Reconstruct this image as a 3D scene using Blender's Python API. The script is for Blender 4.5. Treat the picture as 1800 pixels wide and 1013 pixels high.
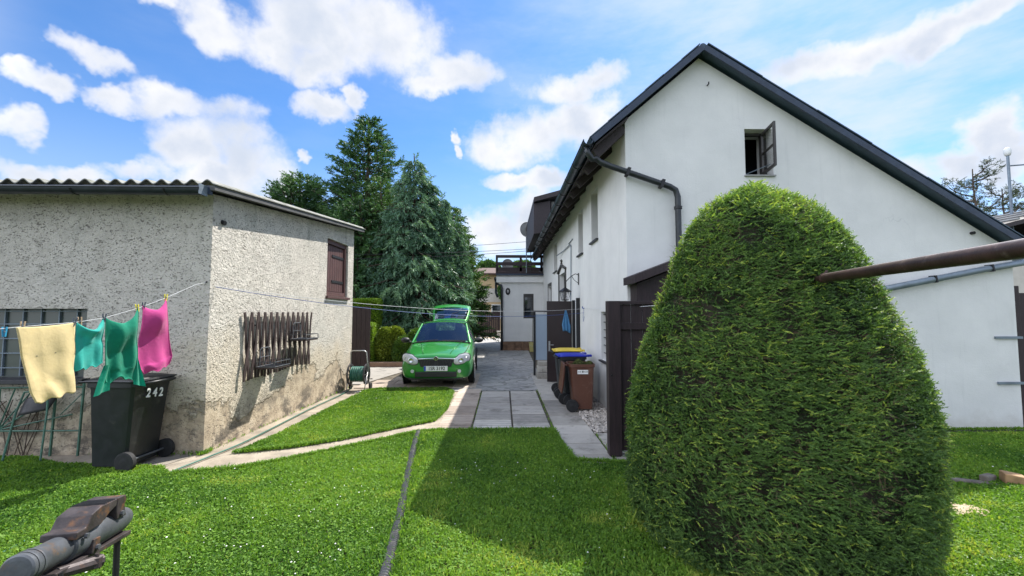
import bpy, bmesh, math, random
import numpy as np
from mathutils import Vector, Matrix
from mathutils import noise as mnoise

for o in list(bpy.data.objects): bpy.data.objects.remove(o)
random.seed(7); RNG = np.random.default_rng(7)
SC = bpy.context.scene; COL = SC.collection; R = math.radians

# ------------------------------------------------------------------ camera
cam = bpy.data.objects.new('camera', bpy.data.cameras.new('camera')); COL.objects.link(cam)
cam.location = (0, 0, 1.7); cam.rotation_euler = (R(90 + 3.32), 0, R(-1.15))
cam.data.sensor_width = 36; cam.data.lens = 15; cam.data.clip_start = 0.05; cam.data.clip_end = 3000
SC.camera = cam
SC.render.resolution_x = 1024; SC.render.resolution_y = 576

# ------------------------------------------------------------------ light
SUN_EL, SUN_AZ = R(54.4), R(41)          # azimuth from +Y towards +X
sd = bpy.data.lights.new('sun', 'SUN'); sd.energy = 4.8; sd.angle = R(0.5); sd.color = (1.0, 0.955, 0.88)
sun = bpy.data.objects.new('sun', sd); COL.objects.link(sun)
tosun = Vector((math.cos(SUN_EL)*math.sin(SUN_AZ), math.cos(SUN_EL)*math.cos(SUN_AZ), math.sin(SUN_EL)))
sun.rotation_euler = tosun.to_track_quat('Z', 'Y').to_euler()
SC.view_settings.view_transform = 'Standard'; SC.view_settings.look = 'None'
SC.view_settings.exposure = 0.95; SC.view_settings.gamma = 1

# ------------------------------------------------------------------ node helper
class NT:
    def __init__(s, tree): s.t = tree; s.n = tree.nodes; s.l = tree.links
    def new(s, typ, **k):
        n = s.n.new(typ)
        for a, v in k.items(): setattr(n, a, v)
        return n
    def link(s, a, b): s.l.new(a, b)
    def val(s, sock, v):
        if isinstance(v, bpy.types.NodeSocket): s.link(v, sock)
        elif v is not None: sock.default_value = v
    def math(s, op, a, b=None, c=None, clamp=False):
        n = s.new('ShaderNodeMath', operation=op); n.use_clamp = clamp
        s.val(n.inputs[0], a)
        if b is not None: s.val(n.inputs[1], b)
        if c is not None: s.val(n.inputs[2], c)
        return n.outputs[0]
    def vmath(s, op, a, b=None):
        n = s.new('ShaderNodeVectorMath', operation=op); s.val(n.inputs[0], a)
        if b is not None: s.val(n.inputs[1], b)
        return n.outputs['Value'] if op in ('LENGTH', 'DOT_PRODUCT') else n.outputs[0]
    def noise(s, vec, scale, detail=4, rough=.55, dist=0):
        n = s.new('ShaderNodeTexNoise'); s.val(n.inputs['Vector'], vec)
        n.inputs['Scale'].default_value = scale; n.inputs['Detail'].default_value = detail
        n.inputs['Roughness'].default_value = rough; n.inputs['Distortion'].default_value = dist
        return n.outputs['Fac']
    def ramp(s, fac, stops):
        n = s.new('ShaderNodeValToRGB'); s.val(n.inputs[0], fac); cr = n.color_ramp
        while len(cr.elements) < len(stops): cr.elements.new(.5)
        for e, (p, c) in zip(cr.elements, stops):
            e.position = p; e.color = (*c, 1) if len(c) == 3 else c
        return n.outputs[0]
    def mapr(s, v, a, b, c=0., d=1.):
        n = s.new('ShaderNodeMapRange'); n.interpolation_type = 'SMOOTHSTEP'
        s.val(n.inputs['Value'], v); s.val(n.inputs['From Min'], a); s.val(n.inputs['From Max'], b)
        n.inputs['To Min'].default_value = c; n.inputs['To Max'].default_value = d
        return n.outputs[0]
    def mix(s, f, a, b, typ='MIX'):
        n = s.new('ShaderNodeMix', data_type='RGBA', blend_type=typ)
        s.val(n.inputs['Factor'], f)
        for i, v in ((6, a), (7, b)):
            if isinstance(v, tuple) and len(v) == 3: v = (*v, 1)
            s.val(n.inputs[i], v)
        return n.outputs[2]
    def mapping(s, vec, scale=(1, 1, 1), rot=(0, 0, 0)):
        n = s.new('ShaderNodeMapping'); s.val(n.inputs[0], vec)
        n.inputs['Scale'].default_value = scale; n.inputs['Rotation'].default_value = rot
        return n.outputs[0]

# ------------------------------------------------------------------ world: sky with clouds
W = bpy.data.worlds.new('World'); SC.world = W; W.use_nodes = True
w = NT(W.node_tree); w.n.clear()
sky = w.new('ShaderNodeTexSky', sky_type='NISHITA'); sky.sun_disc = False
sky.sun_elevation = SUN_EL; sky.sun_rotation = SUN_AZ; sky.air_density = 1.0; sky.dust_density = .6; sky.ozone_density = 2.5
tc = w.new('ShaderNodeTexCoord').outputs['Generated']
dirn = w.vmath('NORMALIZE', tc)
sx = w.new('ShaderNodeSeparateXYZ'); w.link(dirn, sx.inputs[0])
az = w.math('ARCTAN2', sx.outputs[0], sx.outputs[1]); el = w.math('ARCSINE', sx.outputs[2])
n1 = w.new('ShaderNodeTexNoise'); w.link(dirn, n1.inputs['Vector']); n1.inputs['Scale'].default_value = 7; n1.inputs['Detail'].default_value = 5; n1.inputs['Roughness'].default_value = .6
warp = w.new('ShaderNodeSeparateColor'); w.link(n1.outputs['Color'], warp.inputs[0])
az2 = w.math('ADD', az, w.math('MULTIPLY', w.math('SUBTRACT', warp.outputs[0], .5), .17))
el2 = w.math('ADD', el, w.math('MULTIPLY', w.math('SUBTRACT', warp.outputs[1], .5), .12))
CL = [(-0.775,0.409,0.053,0.021),(-0.843,0.353,0.036,0.019),(-0.86,0.283,0.029,0.026),(-0.836,0.214,0.036,0.017),(-0.774,0.226,0.049,0.018),(-0.703,0.241,0.048,0.017),(-0.752,0.361,0.052,0.017),(-0.668,0.375,0.069,0.031),(-0.589,0.374,0.077,0.035),(-0.578,0.33,0.11,0.045),(-0.631,0.302,0.063,0.04),(-0.519,0.294,0.078,0.053),(-0.594,0.249,0.117,0.031),(-0.703,0.517,0.04,0.018),(-0.595,0.518,0.073,0.039),(-0.516,0.518,0.075,0.036),(-0.408,0.552,0.133,0.063),(-0.3,0.571,0.156,0.078),(-0.418,0.491,0.07,0.039),(-0.117,0.524,0.102,0.039),(-0.17,0.494,0.067,0.027),(-0.41,0.423,0.064,0.025),(-0.344,0.442,0.022,0.025),(-0.007,0.378,0.095,0.05),(0.075,0.405,0.081,0.058),(0.183,0.424,0.117,0.051),(0.0,0.299,0.061,0.02),(0.101,0.298,0.067,0.031),(-0.02,0.186,0.081,0.052),(0.074,0.225,0.08,0.064),(0.695,0.455,0.134,0.026),(0.824,0.443,0.106,0.024),(0.879,0.273,0.042,0.037),(0.841,0.236,0.036,0.031),(0.894,0.222,0.032,0.05),(-0.435,0.329,0.015,0.01),(-0.129,0.39,0.016,0.014),(-0.122,0.36,0.013,0.017),(0.157,0.498,0.106,0.032),(0.749,0.208,0.083,0.058),(-0.948,0.366,0.058,0.034),(-0.962,0.223,0.054,0.043),(1.008,0.329,0.074,0.041),(0.996,0.187,0.058,0.058),
      (-1.3,.45,.15,.08),(-1.5,.25,.2,.07),(1.35,.5,.2,.09),(1.6,.3,.2,.08),(2.3,.5,.3,.15),(3.0,.35,.3,.12),(-2.3,.45,.3,.14),(-2.9,.3,.2,.08),(-.3,.9,.25,.12),(2.2,.9,.4,.15)]
cur = None
for a_, e_, ra, re in CL:
    dx = w.math('MULTIPLY', w.math('SUBTRACT', az2, a_), 1/(ra*1.08)); dy = w.math('MULTIPLY', w.math('SUBTRACT', el2, e_), 1/(re*1.08))
    v = w.math('SUBTRACT', 1.0, w.math('ADD', w.math('MULTIPLY', dx, dx), w.math('MULTIPLY', dy, dy)))
    cur = v if cur is None else w.math('SMOOTH_MAX', cur, v, .35)
nb = w.noise(dirn, 9, 10, .60)
dens = w.math('ADD', w.math('MAXIMUM', cur, -1.5), w.math('MULTIPLY', w.math('SUBTRACT', nb, .5), 2.6))
cov = w.mapr(dens, -.25, .95)
# thin high veil, thicker towards the right of the sun
veil = w.noise(w.mapping(dirn, (2.2, 2.2, 7.)), 1.6, 6, .6)
vaz = w.mapr(az, -.35, .7, .12, 1.)
veilc = w.math('MULTIPLY', w.mapr(veil, .32, .75, 0.05, .85), vaz)
hz = w.mapr(el, .42, -.02, 0., .62)
thin = w.math('MAXIMUM', veilc, hz)
skyc = w.mix(1.0, sky.outputs[0], (.38, .60, .82), 'MULTIPLY')
cshade = w.mapr(w.math('ADD', w.math('MULTIPLY', dens, .5), w.math('MULTIPLY', w.noise(w.vmath('ADD', dirn, (.02, .03, -.05)), 7, 6, .5), 2.2)), 1.05, 2.0)
K = 4.0
cloudc = w.mix(cshade, (K*1.0, K*1.0, K*1.02), (K*.66, K*.73, K*.86))
c1 = w.mix(thin, skyc, (K*.80, K*.88, K*1.0))
# unseen, brighter clouds added behind and west of camera to light the shaded walls
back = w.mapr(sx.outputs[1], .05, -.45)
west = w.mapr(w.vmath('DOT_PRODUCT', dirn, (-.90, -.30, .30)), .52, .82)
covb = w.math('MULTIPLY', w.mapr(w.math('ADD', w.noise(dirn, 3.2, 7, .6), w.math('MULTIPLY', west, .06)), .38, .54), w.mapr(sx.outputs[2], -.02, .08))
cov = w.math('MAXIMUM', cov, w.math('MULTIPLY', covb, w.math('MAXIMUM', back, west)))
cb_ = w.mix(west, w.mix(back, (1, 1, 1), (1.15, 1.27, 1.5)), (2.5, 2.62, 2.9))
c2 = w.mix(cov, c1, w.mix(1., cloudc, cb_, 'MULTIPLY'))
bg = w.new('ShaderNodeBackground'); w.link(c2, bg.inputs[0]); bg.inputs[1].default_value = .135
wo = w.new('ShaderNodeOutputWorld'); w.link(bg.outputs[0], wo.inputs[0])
W.cycles.sampling_method = 'MANUAL'; W.cycles.sample_map_resolution = 512

# ------------------------------------------------------------------ object helpers
def tag(o, label=None, cat=None, group=None, kind=None):
    if label: o['label'] = label
    if cat: o['category'] = cat
    if group: o['group'] = group
    if kind: o['kind'] = kind
    return o
def thing(name, label, cat, loc=(0, 0, 0), rz=0, group=None):
    o = bpy.data.objects.new(name, None); COL.objects.link(o); o.empty_display_size = .1
    o.location = loc; o.rotation_euler = (0, 0, rz)
    return tag(o, label, cat, group)
def wloc(p):
    v = Vector((0, 0, 0))
    while p is not None: v = v + p.location; p = p.parent
    return v
def link_mesh(name, me, mat, parent=None):
    o = bpy.data.objects.new(name, me); COL.objects.link(o)
    if mat is not None: me.materials.append(mat)
    if parent is not None: o.parent = parent
    return o
class MB:
    def __init__(s): s.v = []; s.f = []; s.tone = []; s.cuts = []
    def add(s, vs, fs, tone=None):
        b = len(s.v); s.cuts.append((b, len(s.f))); s.v += [tuple(x) for x in vs]; s.f += [tuple(b+i for i in f) for f in fs]
        t = random.random() if tone is None else tone
        s.tone += [t]*len(fs); return s
    def box(s, c, d, rot=None, tone=None):
        vs = [Vector((x*d[0]/2, y*d[1]/2, z*d[2]/2)) for x in (-1, 1) for y in (-1, 1) for z in (-1, 1)]
        if rot is not None:
            m = rot if isinstance(rot, Matrix) else Matrix.Rotation(rot, 3, 'Z'); vs = [m @ v for v in vs]
        vs = [v + Vector(c) for v in vs]
        return s.add(vs, [(0,1,3,2),(4,6,7,5),(0,4,5,1),(2,3,7,6),(0,2,6,4),(1,5,7,3)], tone)
    def b2(s, a, b, tone=None):
        return s.box([(a[i]+b[i])/2 for i in range(3)], [abs(b[i]-a[i]) for i in range(3)], None, tone)
    def bar(s, p, q, w_, h_, up=(0, 0, 1)):
        p, q = Vector(p), Vector(q); d = q-p; L = d.length; d.normalize(); u = Vector(up)
        sd_ = d.cross(u)
        if sd_.length < 1e-4: sd_ = d.cross(Vector((1, 0, 0)))
        sd_.normalize(); u = sd_.cross(d)
        m = Matrix((d, sd_, u)).transposed()
        return s.box((p+q)/2, (L, w_, h_), m)
    def tube(s, pts, r, n=8, caps=True, radii=None):
        pts = [Vector(p) for p in pts]; rings = []; prev = None
        for i, p in enumerate(pts):
            t = (pts[min(i+1, len(pts)-1)] - pts[max(i-1, 0)]).normalized()
            if prev is None:
                a = t.cross(Vector((0, 0, 1)));
                if a.length < .05: a = t.cross(Vector((1, 0, 0)))
            else: a = prev - t*prev.dot(t)
            a.normalize(); prev = a; b = t.cross(a); rr = radii[i] if radii else r
            rings.append([p + (a*math.cos(2*math.pi*k/n) + b*math.sin(2*math.pi*k/n))*rr for k in range(n)])
        vs = [v for g in rings for v in g]
        fs = [(i*n+k, i*n+(k+1) % n, (i+1)*n+(k+1) % n, (i+1)*n+k) for i in range(len(pts)-1) for k in range(n)]
        if caps: fs += [tuple(range(n))[::-1], tuple((len(pts)-1)*n+k for k in range(n))]
        return s.add(vs, fs)
    def cyl(s, p, q, r, n=20, r2=None): return s.tube([p, q], r, n, True, [r, r if r2 is None else r2])
    def lathe(s, c, prof, n=24, axis='Z'):
        c = Vector(c); vs = []; m = len(prof)
        for k in range(n):
            a = 2*math.pi*k/n
            for r_, z_ in prof:
                x, y, z = r_*math.cos(a), r_*math.sin(a), z_
                if axis == 'X': x, y, z = z, x, y
                if axis == 'Y': x, y, z = x, z, y
                vs.append(c + Vector((x, y, z)))
        fs = [(k*m+i, ((k+1) % n)*m+i, ((k+1) % n)*m+i+1, k*m+i+1) for k in range(n) for i in range(m-1)]
        return s.add(vs, fs)
    def plate(s, o_, u, v, nrm, outer, holes=(), th=.2):
        """flat polygon with holes in the plane (o_,u,v), thickened by th along nrm"""
        bm = bmesh.new(); o_, u, v, nrm = map(Vector, (o_, u, v, nrm)); es = []
        for loop in [outer]+list(holes):
            vv = [bm.verts.new(o_+u*a+v*b) for a, b in loop]
            es += [bm.edges.new((vv[i], vv[(i+1) % len(vv)])) for i in range(len(vv))]
        bmesh.ops.triangle_fill(bm, use_beauty=True, use_dissolve=False, edges=es, normal=nrm)
        fs = list(bm.faces)
        r = bmesh.ops.extrude_face_region(bm, geom=fs)
        bmesh.ops.translate(bm, verts=[e for e in r['geom'] if isinstance(e, bmesh.types.BMVert)], vec=nrm*th)
        bmesh.ops.recalc_face_normals(bm, faces=bm.faces[:])
        bm.verts.index_update()
        s.add([v_.co.copy() for v_ in bm.verts], [[x.index for x in f.verts] for f in bm.faces]); bm.free(); return s
    def build_each(s, name, mat, parent=None, **k):
        cuts = s.cuts+[(len(s.v), len(s.f))]
        for (v0, f0), (v1, f1) in zip(cuts[:-1], cuts[1:]):
            m = MB(); m.add(s.v[v0:v1], [tuple(i-v0 for i in f) for f in s.f[f0:f1]], s.tone[f0] if f1 > f0 else .5); m.build(name, mat, parent, **k)
    def build(s, name, mat, parent=None, smooth=False, bevel=0, local=False, segs=2, sub=0, auto=None):
        off = Vector((0, 0, 0)) if (local or parent is None) else wloc(parent)
        me = bpy.data.meshes.new(name)
        me.from_pydata([(x-off[0], y-off[1], z-off[2]) for x, y, z in s.v], [], s.f); me.update()
        at = me.attributes.new('tone', 'FLOAT', 'FACE'); at.data.foreach_set('value', s.tone)
        bm = bmesh.new(); bm.from_mesh(me); bmesh.ops.recalc_face_normals(bm, faces=bm.faces[:]); bm.to_mesh(me); bm.free()
        o = link_mesh(name, me, mat, parent)
        if smooth: me.polygons.foreach_set('use_smooth', [True]*len(me.polygons))
        if bevel:
            m = o.modifiers.new('bevel', 'BEVEL'); m.width = bevel; m.segments = segs; m.limit_method = 'ANGLE'; m.angle_limit = R(40)
        if sub:
            m = o.modifiers.new('sub', 'SUBSURF'); m.levels = sub; m.render_levels = sub
        if smooth and auto:
            try: me.set_sharp_from_angle(angle=R(auto))
            except Exception: pass
        return o
def sheet(name, pts, z, mat, kind='structure'):
    m = MB(); m.add([(x, y, z) for x, y in pts], [tuple(range(len(pts)))]); o = m.build(name, mat)
    return tag(o, kind=kind)
def text_mesh(body, size, mat, parent, loc, xdir, updir, name='lettering', ext=.001, bold=0.0, sx_=1.0, local=False):
    cu = bpy.data.curves.new('t', 'FONT'); cu.body = body; cu.size = size; cu.extrude = ext; cu.offset = bold
    cu.align_x = 'CENTER'; cu.align_y = 'CENTER'
    o = bpy.data.objects.new('t', cu); COL.objects.link(o)
    bpy.context.view_layer.update()
    me = bpy.data.meshes.new_from_object(o.evaluated_get(bpy.context.evaluated_depsgraph_get()))
    bpy.data.objects.remove(o)
    x = Vector(xdir).normalized(); u = Vector(updir).normalized(); nz = x.cross(u)
    M = Matrix((x*sx_, u, nz)).transposed().to_4x4(); M.translation = Vector(loc) - (wloc(parent) if parent and not local else Vector())
    me.transform(M); me.materials.clear()
    return link_mesh(name, me, mat, parent)

# ------------------------------------------------------------------ materials
def newmat(name):
    m = bpy.data.materials.new(name); m.use_nodes = True
    t = NT(m.node_tree); b = m.node_tree.nodes['Principled BSDF']; return m, t, b
def P(name, col, rough=.6, metal=0, var=.12, scale=6, bump=0, bscale=40, coat=0, spec=.5, tone=0, dirt=None, stretch=None):
    """painted or plain surface with noise in its colour, roughness and relief"""
    m, t, b = newmat(name)
    co = t.new('ShaderNodeTexCoord').outputs['Object']
    if stretch: co = t.mapping(co, stretch)
    n = t.noise(co, scale, 5, .6)
    lo = tuple(c*(1-var) for c in col); hi = tuple(min(1, c*(1+var)) for c in col)
    c = t.ramp(n, [(.3, lo), (.7, hi)])
    if tone:
        a = t.new('ShaderNodeAttribute', attribute_name='tone')
        c = t.mix(tone, c, t.ramp(a.outputs['Fac'], [(0, tuple(x*.45 for x in col)), (1, tuple(min(1, x*1.5) for x in col))]))
    if dirt:
        dcol, amt, dsc = dirt
        c = t.mix(t.mapr(t.noise(co, dsc, 7, .7), .62-amt*.3, .72, 0, .85), c, dcol)
    t.link(c, b.inputs['Base Color'])
    t.link(t.ramp(t.noise(co, scale*2.3, 4), [(.3, (rough*.85,)*3), (.7, (min(1, rough*1.15),)*3)]), b.inputs['Roughness'])
    b.inputs['Metallic'].default_value = metal; b.inputs['Specular IOR Level'].default_value = spec
    if coat: b.inputs['Coat Weight'].default_value = coat; b.inputs['Coat Roughness'].default_value = .04
    if bump:
        bn = t.new('ShaderNodeBump'); bn.inputs['Strength'].default_value = 1; bn.inputs['Distance'].default_value = bump
        t.link(t.noise(co, bscale, 5, .6), bn.inputs['Height']); t.link(bn.outputs[0], b.inputs['Normal'])
    return m

def mat_render():   # rough thrown render of the shed, fallen off near the foot
    m, t, b = newmat('rough_render')
    co = t.new('ShaderNodeTexCoord').outputs['Object']; s = t.new('ShaderNodeSeparateXYZ'); t.link(co, s.inputs[0]); z = s.outputs[2]
    big = t.noise(co, 1.1, 4, .6); mid = t.noise(co, 5, 6, .65)
    n2 = t.new('ShaderNodeTexNoise'); t.link(co, n2.inputs['Vector']); n2.inputs['Scale'].default_value = 11; n2.inputs['Detail'].default_value = 5
    def gash(sc, amp, lo_, hi_, g0, g1):     # short dark gashes between the thrown lumps
        v = t.new('ShaderNodeTexVoronoi', feature='F1'); v.inputs['Scale'].default_value = 1
        t.link(t.vmath('ADD', t.mapping(co, sc, (.3, .35, .2)), t.vmath('MULTIPLY', n2.outputs['Color'], (amp, amp, amp))), v.inputs['Vector'])
        sc_ = t.new('ShaderNodeSeparateColor'); t.link(v.outputs['Color'], sc_.inputs[0])
        return t.math('MULTIPLY', t.mapr(v.outputs['Distance'], hi_, lo_), t.mapr(sc_.outputs[0], g0, g1))
    pits = t.math('MAXIMUM', gash((17, 17, 34), 3.5, .16, .34, .45, .6), gash((34, 34, 52), 4.5, .18, .38, .35, .55))
    pits = t.math('MULTIPLY', pits, t.mapr(t.noise(co, 3.2, 5, .65), .32, .52, .25, 1.))
    ridg = t.math('SUBTRACT', t.math('ADD', t.math('MULTIPLY', t.noise(co, 26, 5, .65), .7), .12), t.math('MULTIPLY', pits, .3))
    # peeled zone: lower part, ragged edge
    edge = t.math('ADD', z, t.math('MULTIPLY', t.math('SUBTRACT', big, .5), 2.0))
    edge = t.math('ADD', edge, t.math('MULTIPLY', t.math('SUBTRACT', mid, .5), .5))
    peel = t.mapr(t.math('ADD', edge, t.math('MULTIPLY', t.math('SUBTRACT', t.noise(co, 22, 5, .7), .5), .35)), .60, .46)
    wash = t.mapr(edge, 1.55, .65)
    c = t.ramp(mid, [(.25, (.44, .41, .36)), (.75, (.66, .615, .545))])
    c = t.mix(t.mapr(big, .45, .75, 0, .35), c, (.46, .46, .42))
    c = t.mix(t.math('MULTIPLY', wash, .75), c, (.54, .465, .35))
    under = t.ramp(t.noise(co, 7, 6, .65), [(.25, (.24, .19, .135)), (.5, (.44, .36, .26)), (.8, (.62, .53, .40))])
    c = t.mix(peel, c, under)
    gr = t.mapr(t.noise(t.mapping(co, (1, 1, 1.4)), 2.6, 8, .72), .46, .60)      # mould and splashed dirt at the foot
    c = t.mix(t.math('MULTIPLY', t.math('MULTIPLY', gr, t.mapr(z, .80, .05)), .85), c, (.075, .068, .06))
    run = t.mapr(t.noise(t.mapping(co, (3.5, 3.5, .5)), 1.5, 5, .65), .50, .68)  # rain streaks below the eaves
    c = t.mix(t.math('MULTIPLY', t.math('MULTIPLY', run, t.mapr(z, 2.2, 3.3)), .45), c, (.25, .26, .22))
    c = t.mix(t.mapr(t.noise(co, 55, 3, .6), .55, .75, 0, .3), c, (.30, .28, .25))
    c = t.mix(t.math('MULTIPLY', pits, .66), c, (.13, .115, .10))
    t.link(c, b.inputs['Base Color']); b.inputs['Roughness'].default_value = .95; b.inputs['Specular IOR Level'].default_value = .15
    h = t.math('ADD', t.math('MULTIPLY', ridg, 2.4), t.math('MULTIPLY', t.noise(co, 60, 4, .6), .35))
    h = t.math('MULTIPLY', h, t.mapr(peel, 0, 1, 1., .35))
    h = t.math('ADD', h, t.math('MULTIPLY', peel, -.9))
    bn = t.new('ShaderNodeBump'); bn.inputs['Strength'].default_value = 1; bn.inputs['Distance'].default_value = .016
    t.link(h, bn.inputs['Height']); t.link(bn.outputs[0], b.inputs['Normal']); return m

def mat_white():
    m, t, b = newmat('white_render')
    co = t.new('ShaderNodeTexCoord').outputs['Object']; s = t.new('ShaderNodeSeparateXYZ'); t.link(co, s.inputs[0]); z = s.outputs[2]
    n = t.noise(co, 1.4, 5, .6)
    c = t.ramp(n, [(.3, (.61, .61, .595)), (.7, (.71, .705, .685))])
    sc = t.mapr(t.noise(t.mapping(co, (1, 1, .6)), 9, 7, .75), .66, .74)
    c = t.mix(t.math('MULTIPLY', sc, .30), c, (.50, .50, .48))
    stk = t.mapr(t.noise(t.mapping(co, (5, 5, .35)), 1.6, 5, .6), .54, .74)
    c = t.mix(t.math('MULTIPLY', stk, .22), c, (.42, .43, .42))
    ck = t.new('ShaderNodeTexVoronoi', feature='DISTANCE_TO_EDGE'); wn_ = t.new('ShaderNodeTexNoise'); t.link(co, wn_.inputs['Vector']); wn_.inputs['Scale'].default_value = 2.5; wn_.inputs['Detail'].default_value = 6
    t.link(t.vmath('ADD', co, t.vmath('MULTIPLY', wn_.outputs['Color'], (.8, .8, .8))), ck.inputs['Vector']); ck.inputs['Scale'].default_value = .55
    c = t.mix(t.math('MULTIPLY', t.mapr(ck.outputs['Distance'], .006, .001), t.mapr(t.noise(co, .9, 3), .56, .66, 0, .30)), c, (.36, .36, .36))
    c = t.mix(t.mapr(t.math('ADD', z, t.math('MULTIPLY', t.noise(co, 6, 5), .5)), .55, .22, 0, .55), c, (.42, .39, .35))
    t.link(c, b.inputs['Base Color']); b.inputs['Roughness'].default_value = .9; b.inputs['Specular IOR Level'].default_value = .2
    bn = t.new('ShaderNodeBump'); bn.inputs['Distance'].default_value = .004
    t.link(t.math('ADD', t.noise(co, 45, 5, .65), t.math('MULTIPLY', t.noise(co, 2.2, 3), 3.)), bn.inputs['Height']); t.link(bn.outputs[0], b.inputs['Normal']); return m

def mat_leaf(name, dark, light, trans=.3, rough=.5, third=None):
    m, t, b = newmat(name)
    a = t.new('ShaderNodeAttribute', attribute_name='tint').outputs['Fac']
    st = [(0, dark), (.75, light)]
    if third: st = [(0, dark), (.6, light), (1, third)]
    c = t.ramp(a, st)
    t.link(c, b.inputs['Base Color']); b.inputs['Roughness'].default_value = rough; b.inputs['Specular IOR Level'].default_value = .3
    tr = t.new('ShaderNodeBsdfTranslucent'); t.link(t.mix(1., c, (1.25, 1.3, .5), 'MULTIPLY'), tr.inputs['Color'])
    mx = t.new('ShaderNodeMixShader'); mx.inputs[0].default_value = trans
    t.link(b.outputs[0], mx.inputs[1]); t.link(tr.outputs[0], mx.inputs[2]); t.link(mx.outputs[0], m.node_tree.nodes['Material Output'].inputs[0])
    return m

def mat_ground(name, stops, scale=3, bump=.01, bs=60, dirt=None):
    m, t, b = newmat(name); co = t.new('ShaderNodeTexCoord').outputs['Object']
    c = t.ramp(t.noise(co, scale, 8, .65), stops)
    if dirt: c = t.mix(t.mapr(t.noise(co, dirt[1], 6, .7), .52, .68, 0, .8), c, dirt[0])
    c = t.mix(t.mapr(t.noise(co, 140, 2, .5), .55, .72, 0, .35), c, (.06, .055, .05))
    t.link(c, b.inputs['Base Color']); b.inputs['Roughness'].default_value = .92; b.inputs['Specular IOR Level'].default_value = .2
    bn = t.new('ShaderNodeBump'); bn.inputs['Distance'].default_value = bump
    t.link(t.noise(co, bs, 6, .65), bn.inputs['Height']); t.link(bn.outputs[0], b.inputs['Normal']); return m

def mat_slab(name, a, c_, groove=0, tone=.5):
    m, t, b = newmat(name); co = t.new('ShaderNodeTexCoord').outputs['Object']
    at = t.new('ShaderNodeAttribute', attribute_name='tone').outputs['Fac']
    c = t.ramp(t.noise(co, 5, 8, .7), [(.28, a), (.72, c_)])
    c = t.mix(tone, c, t.mix(at, tuple(x*.55 for x in a), tuple(min(1, x*1.15) for x in c_)))
    c = t.mix(t.mapr(t.noise(co, 2.1, 6, .7), .54, .68, 0, .6), c, tuple(x*.4 for x in a))
    sy_ = t.new('ShaderNodeSeparateXYZ'); t.link(co, sy_.inputs[0])
    h = t.noise(co, 70, 5, .65)
    if groove:
        wv = t.math('SINE', t.math('ADD', t.math('MULTIPLY', sy_.outputs[1], 55.), t.math('MULTIPLY', t.noise(co, 9, 4), 3.)))
        g = t.mapr(wv, -.95, -.45)
        c = t.mix(t.math('MULTIPLY', t.math('SUBTRACT', 1., g), .45*groove), c, tuple(x*.35 for x in a))
        h = t.math('ADD', h, t.math('MULTIPLY', g, 2.))
    t.link(c, b.inputs['Base Color']); b.inputs['Roughness'].default_value = .88; b.inputs['Specular IOR Level'].default_value = .25
    bn = t.new('ShaderNodeBump'); bn.inputs['Distance'].default_value = .004
    t.link(h, bn.inputs['Height']); t.link(bn.outputs[0], b.inputs['Normal']); return m

def mat_crazy():
    m, t, b = newmat('crazy_paving'); co = t.new('ShaderNodeTexCoord').outputs['Object']
    wob = t.new('ShaderNodeTexNoise'); t.link(co, wob.inputs['Vector']); wob.inputs['Scale'].default_value = 5; wob.inputs['Detail'].default_value = 6
    vv = t.vmath('ADD', t.mapping(co, (2.4, 3.6, 1)), t.vmath('MULTIPLY', wob.outputs['Color'], (.8, .8, 0)))
    v1 = t.new('ShaderNodeTexVoronoi', feature='DISTANCE_TO_EDGE'); t.link(vv, v1.inputs['Vector']); v1.inputs['Scale'].default_value = 1
    v2 = t.new('ShaderNodeTexVoronoi', feature='F1'); t.link(vv, v2.inputs['Vector']); v2.inputs['Scale'].default_value = 1
    s = t.new('ShaderNodeSeparateColor'); t.link(v2.outputs['Color'], s.inputs[0])
    c = t.ramp(s.outputs[0], [(0, (.20, .20, .195)), (.5, (.33, .32, .305)), (1, (.46, .43, .39))])
    c = t.mix(.6, c, t.ramp(t.noise(t.mapping(co, (1, 2.2, 1)), 6, 8, .72), [(.3, (.14, .14, .135)), (.7, (.53, .51, .48))]))
    j = t.mapr(v1.outputs['Distance'], .0, .07)
    c = t.mix(t.math('ADD', t.math('MULTIPLY', j, .55), .45), (.09, .085, .07), c)
    t.link(c, b.inputs['Base Color']); b.inputs['Roughness'].default_value = .8
    bn = t.new('ShaderNodeBump'); bn.inputs['Distance'].default_value = .010
    t.link(t.math('ADD', j, t.math('MULTIPLY', t.noise(co, 20, 5, .6), .8)), bn.inputs['Height']); t.link(bn.outputs[0], b.inputs['Normal']); return m

def mat_cloth(name, col):
    m, t, b = newmat(name); co = t.new('ShaderNodeTexCoord').outputs['Object']
    c = t.ramp(t.noise(co, 9, 5), [(.3, tuple(x*.9 for x in col)), (.7, tuple(min(1, x*1.08) for x in col))])
    t.link(c, b.inputs['Base Color']); b.inputs['Roughness'].default_value = .9; b.inputs['Sheen Weight'].default_value = .2
    bn = t.new('ShaderNodeBump'); bn.inputs['Distance'].default_value = .003; t.link(t.noise(co, 30, 4), bn.inputs['Height']); t.link(bn.outputs[0], b.inputs['Normal'])
    tr = t.new('ShaderNodeBsdfTranslucent'); t.link(c, tr.inputs[0]); mx = t.new('ShaderNodeMixShader'); mx.inputs[0].default_value = .35
    t.link(b.outputs[0], mx.inputs[1]); t.link(tr.outputs[0], mx.inputs[2]); t.link(mx.outputs[0], m.node_tree.nodes['Material Output'].inputs[0]); return m

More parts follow.
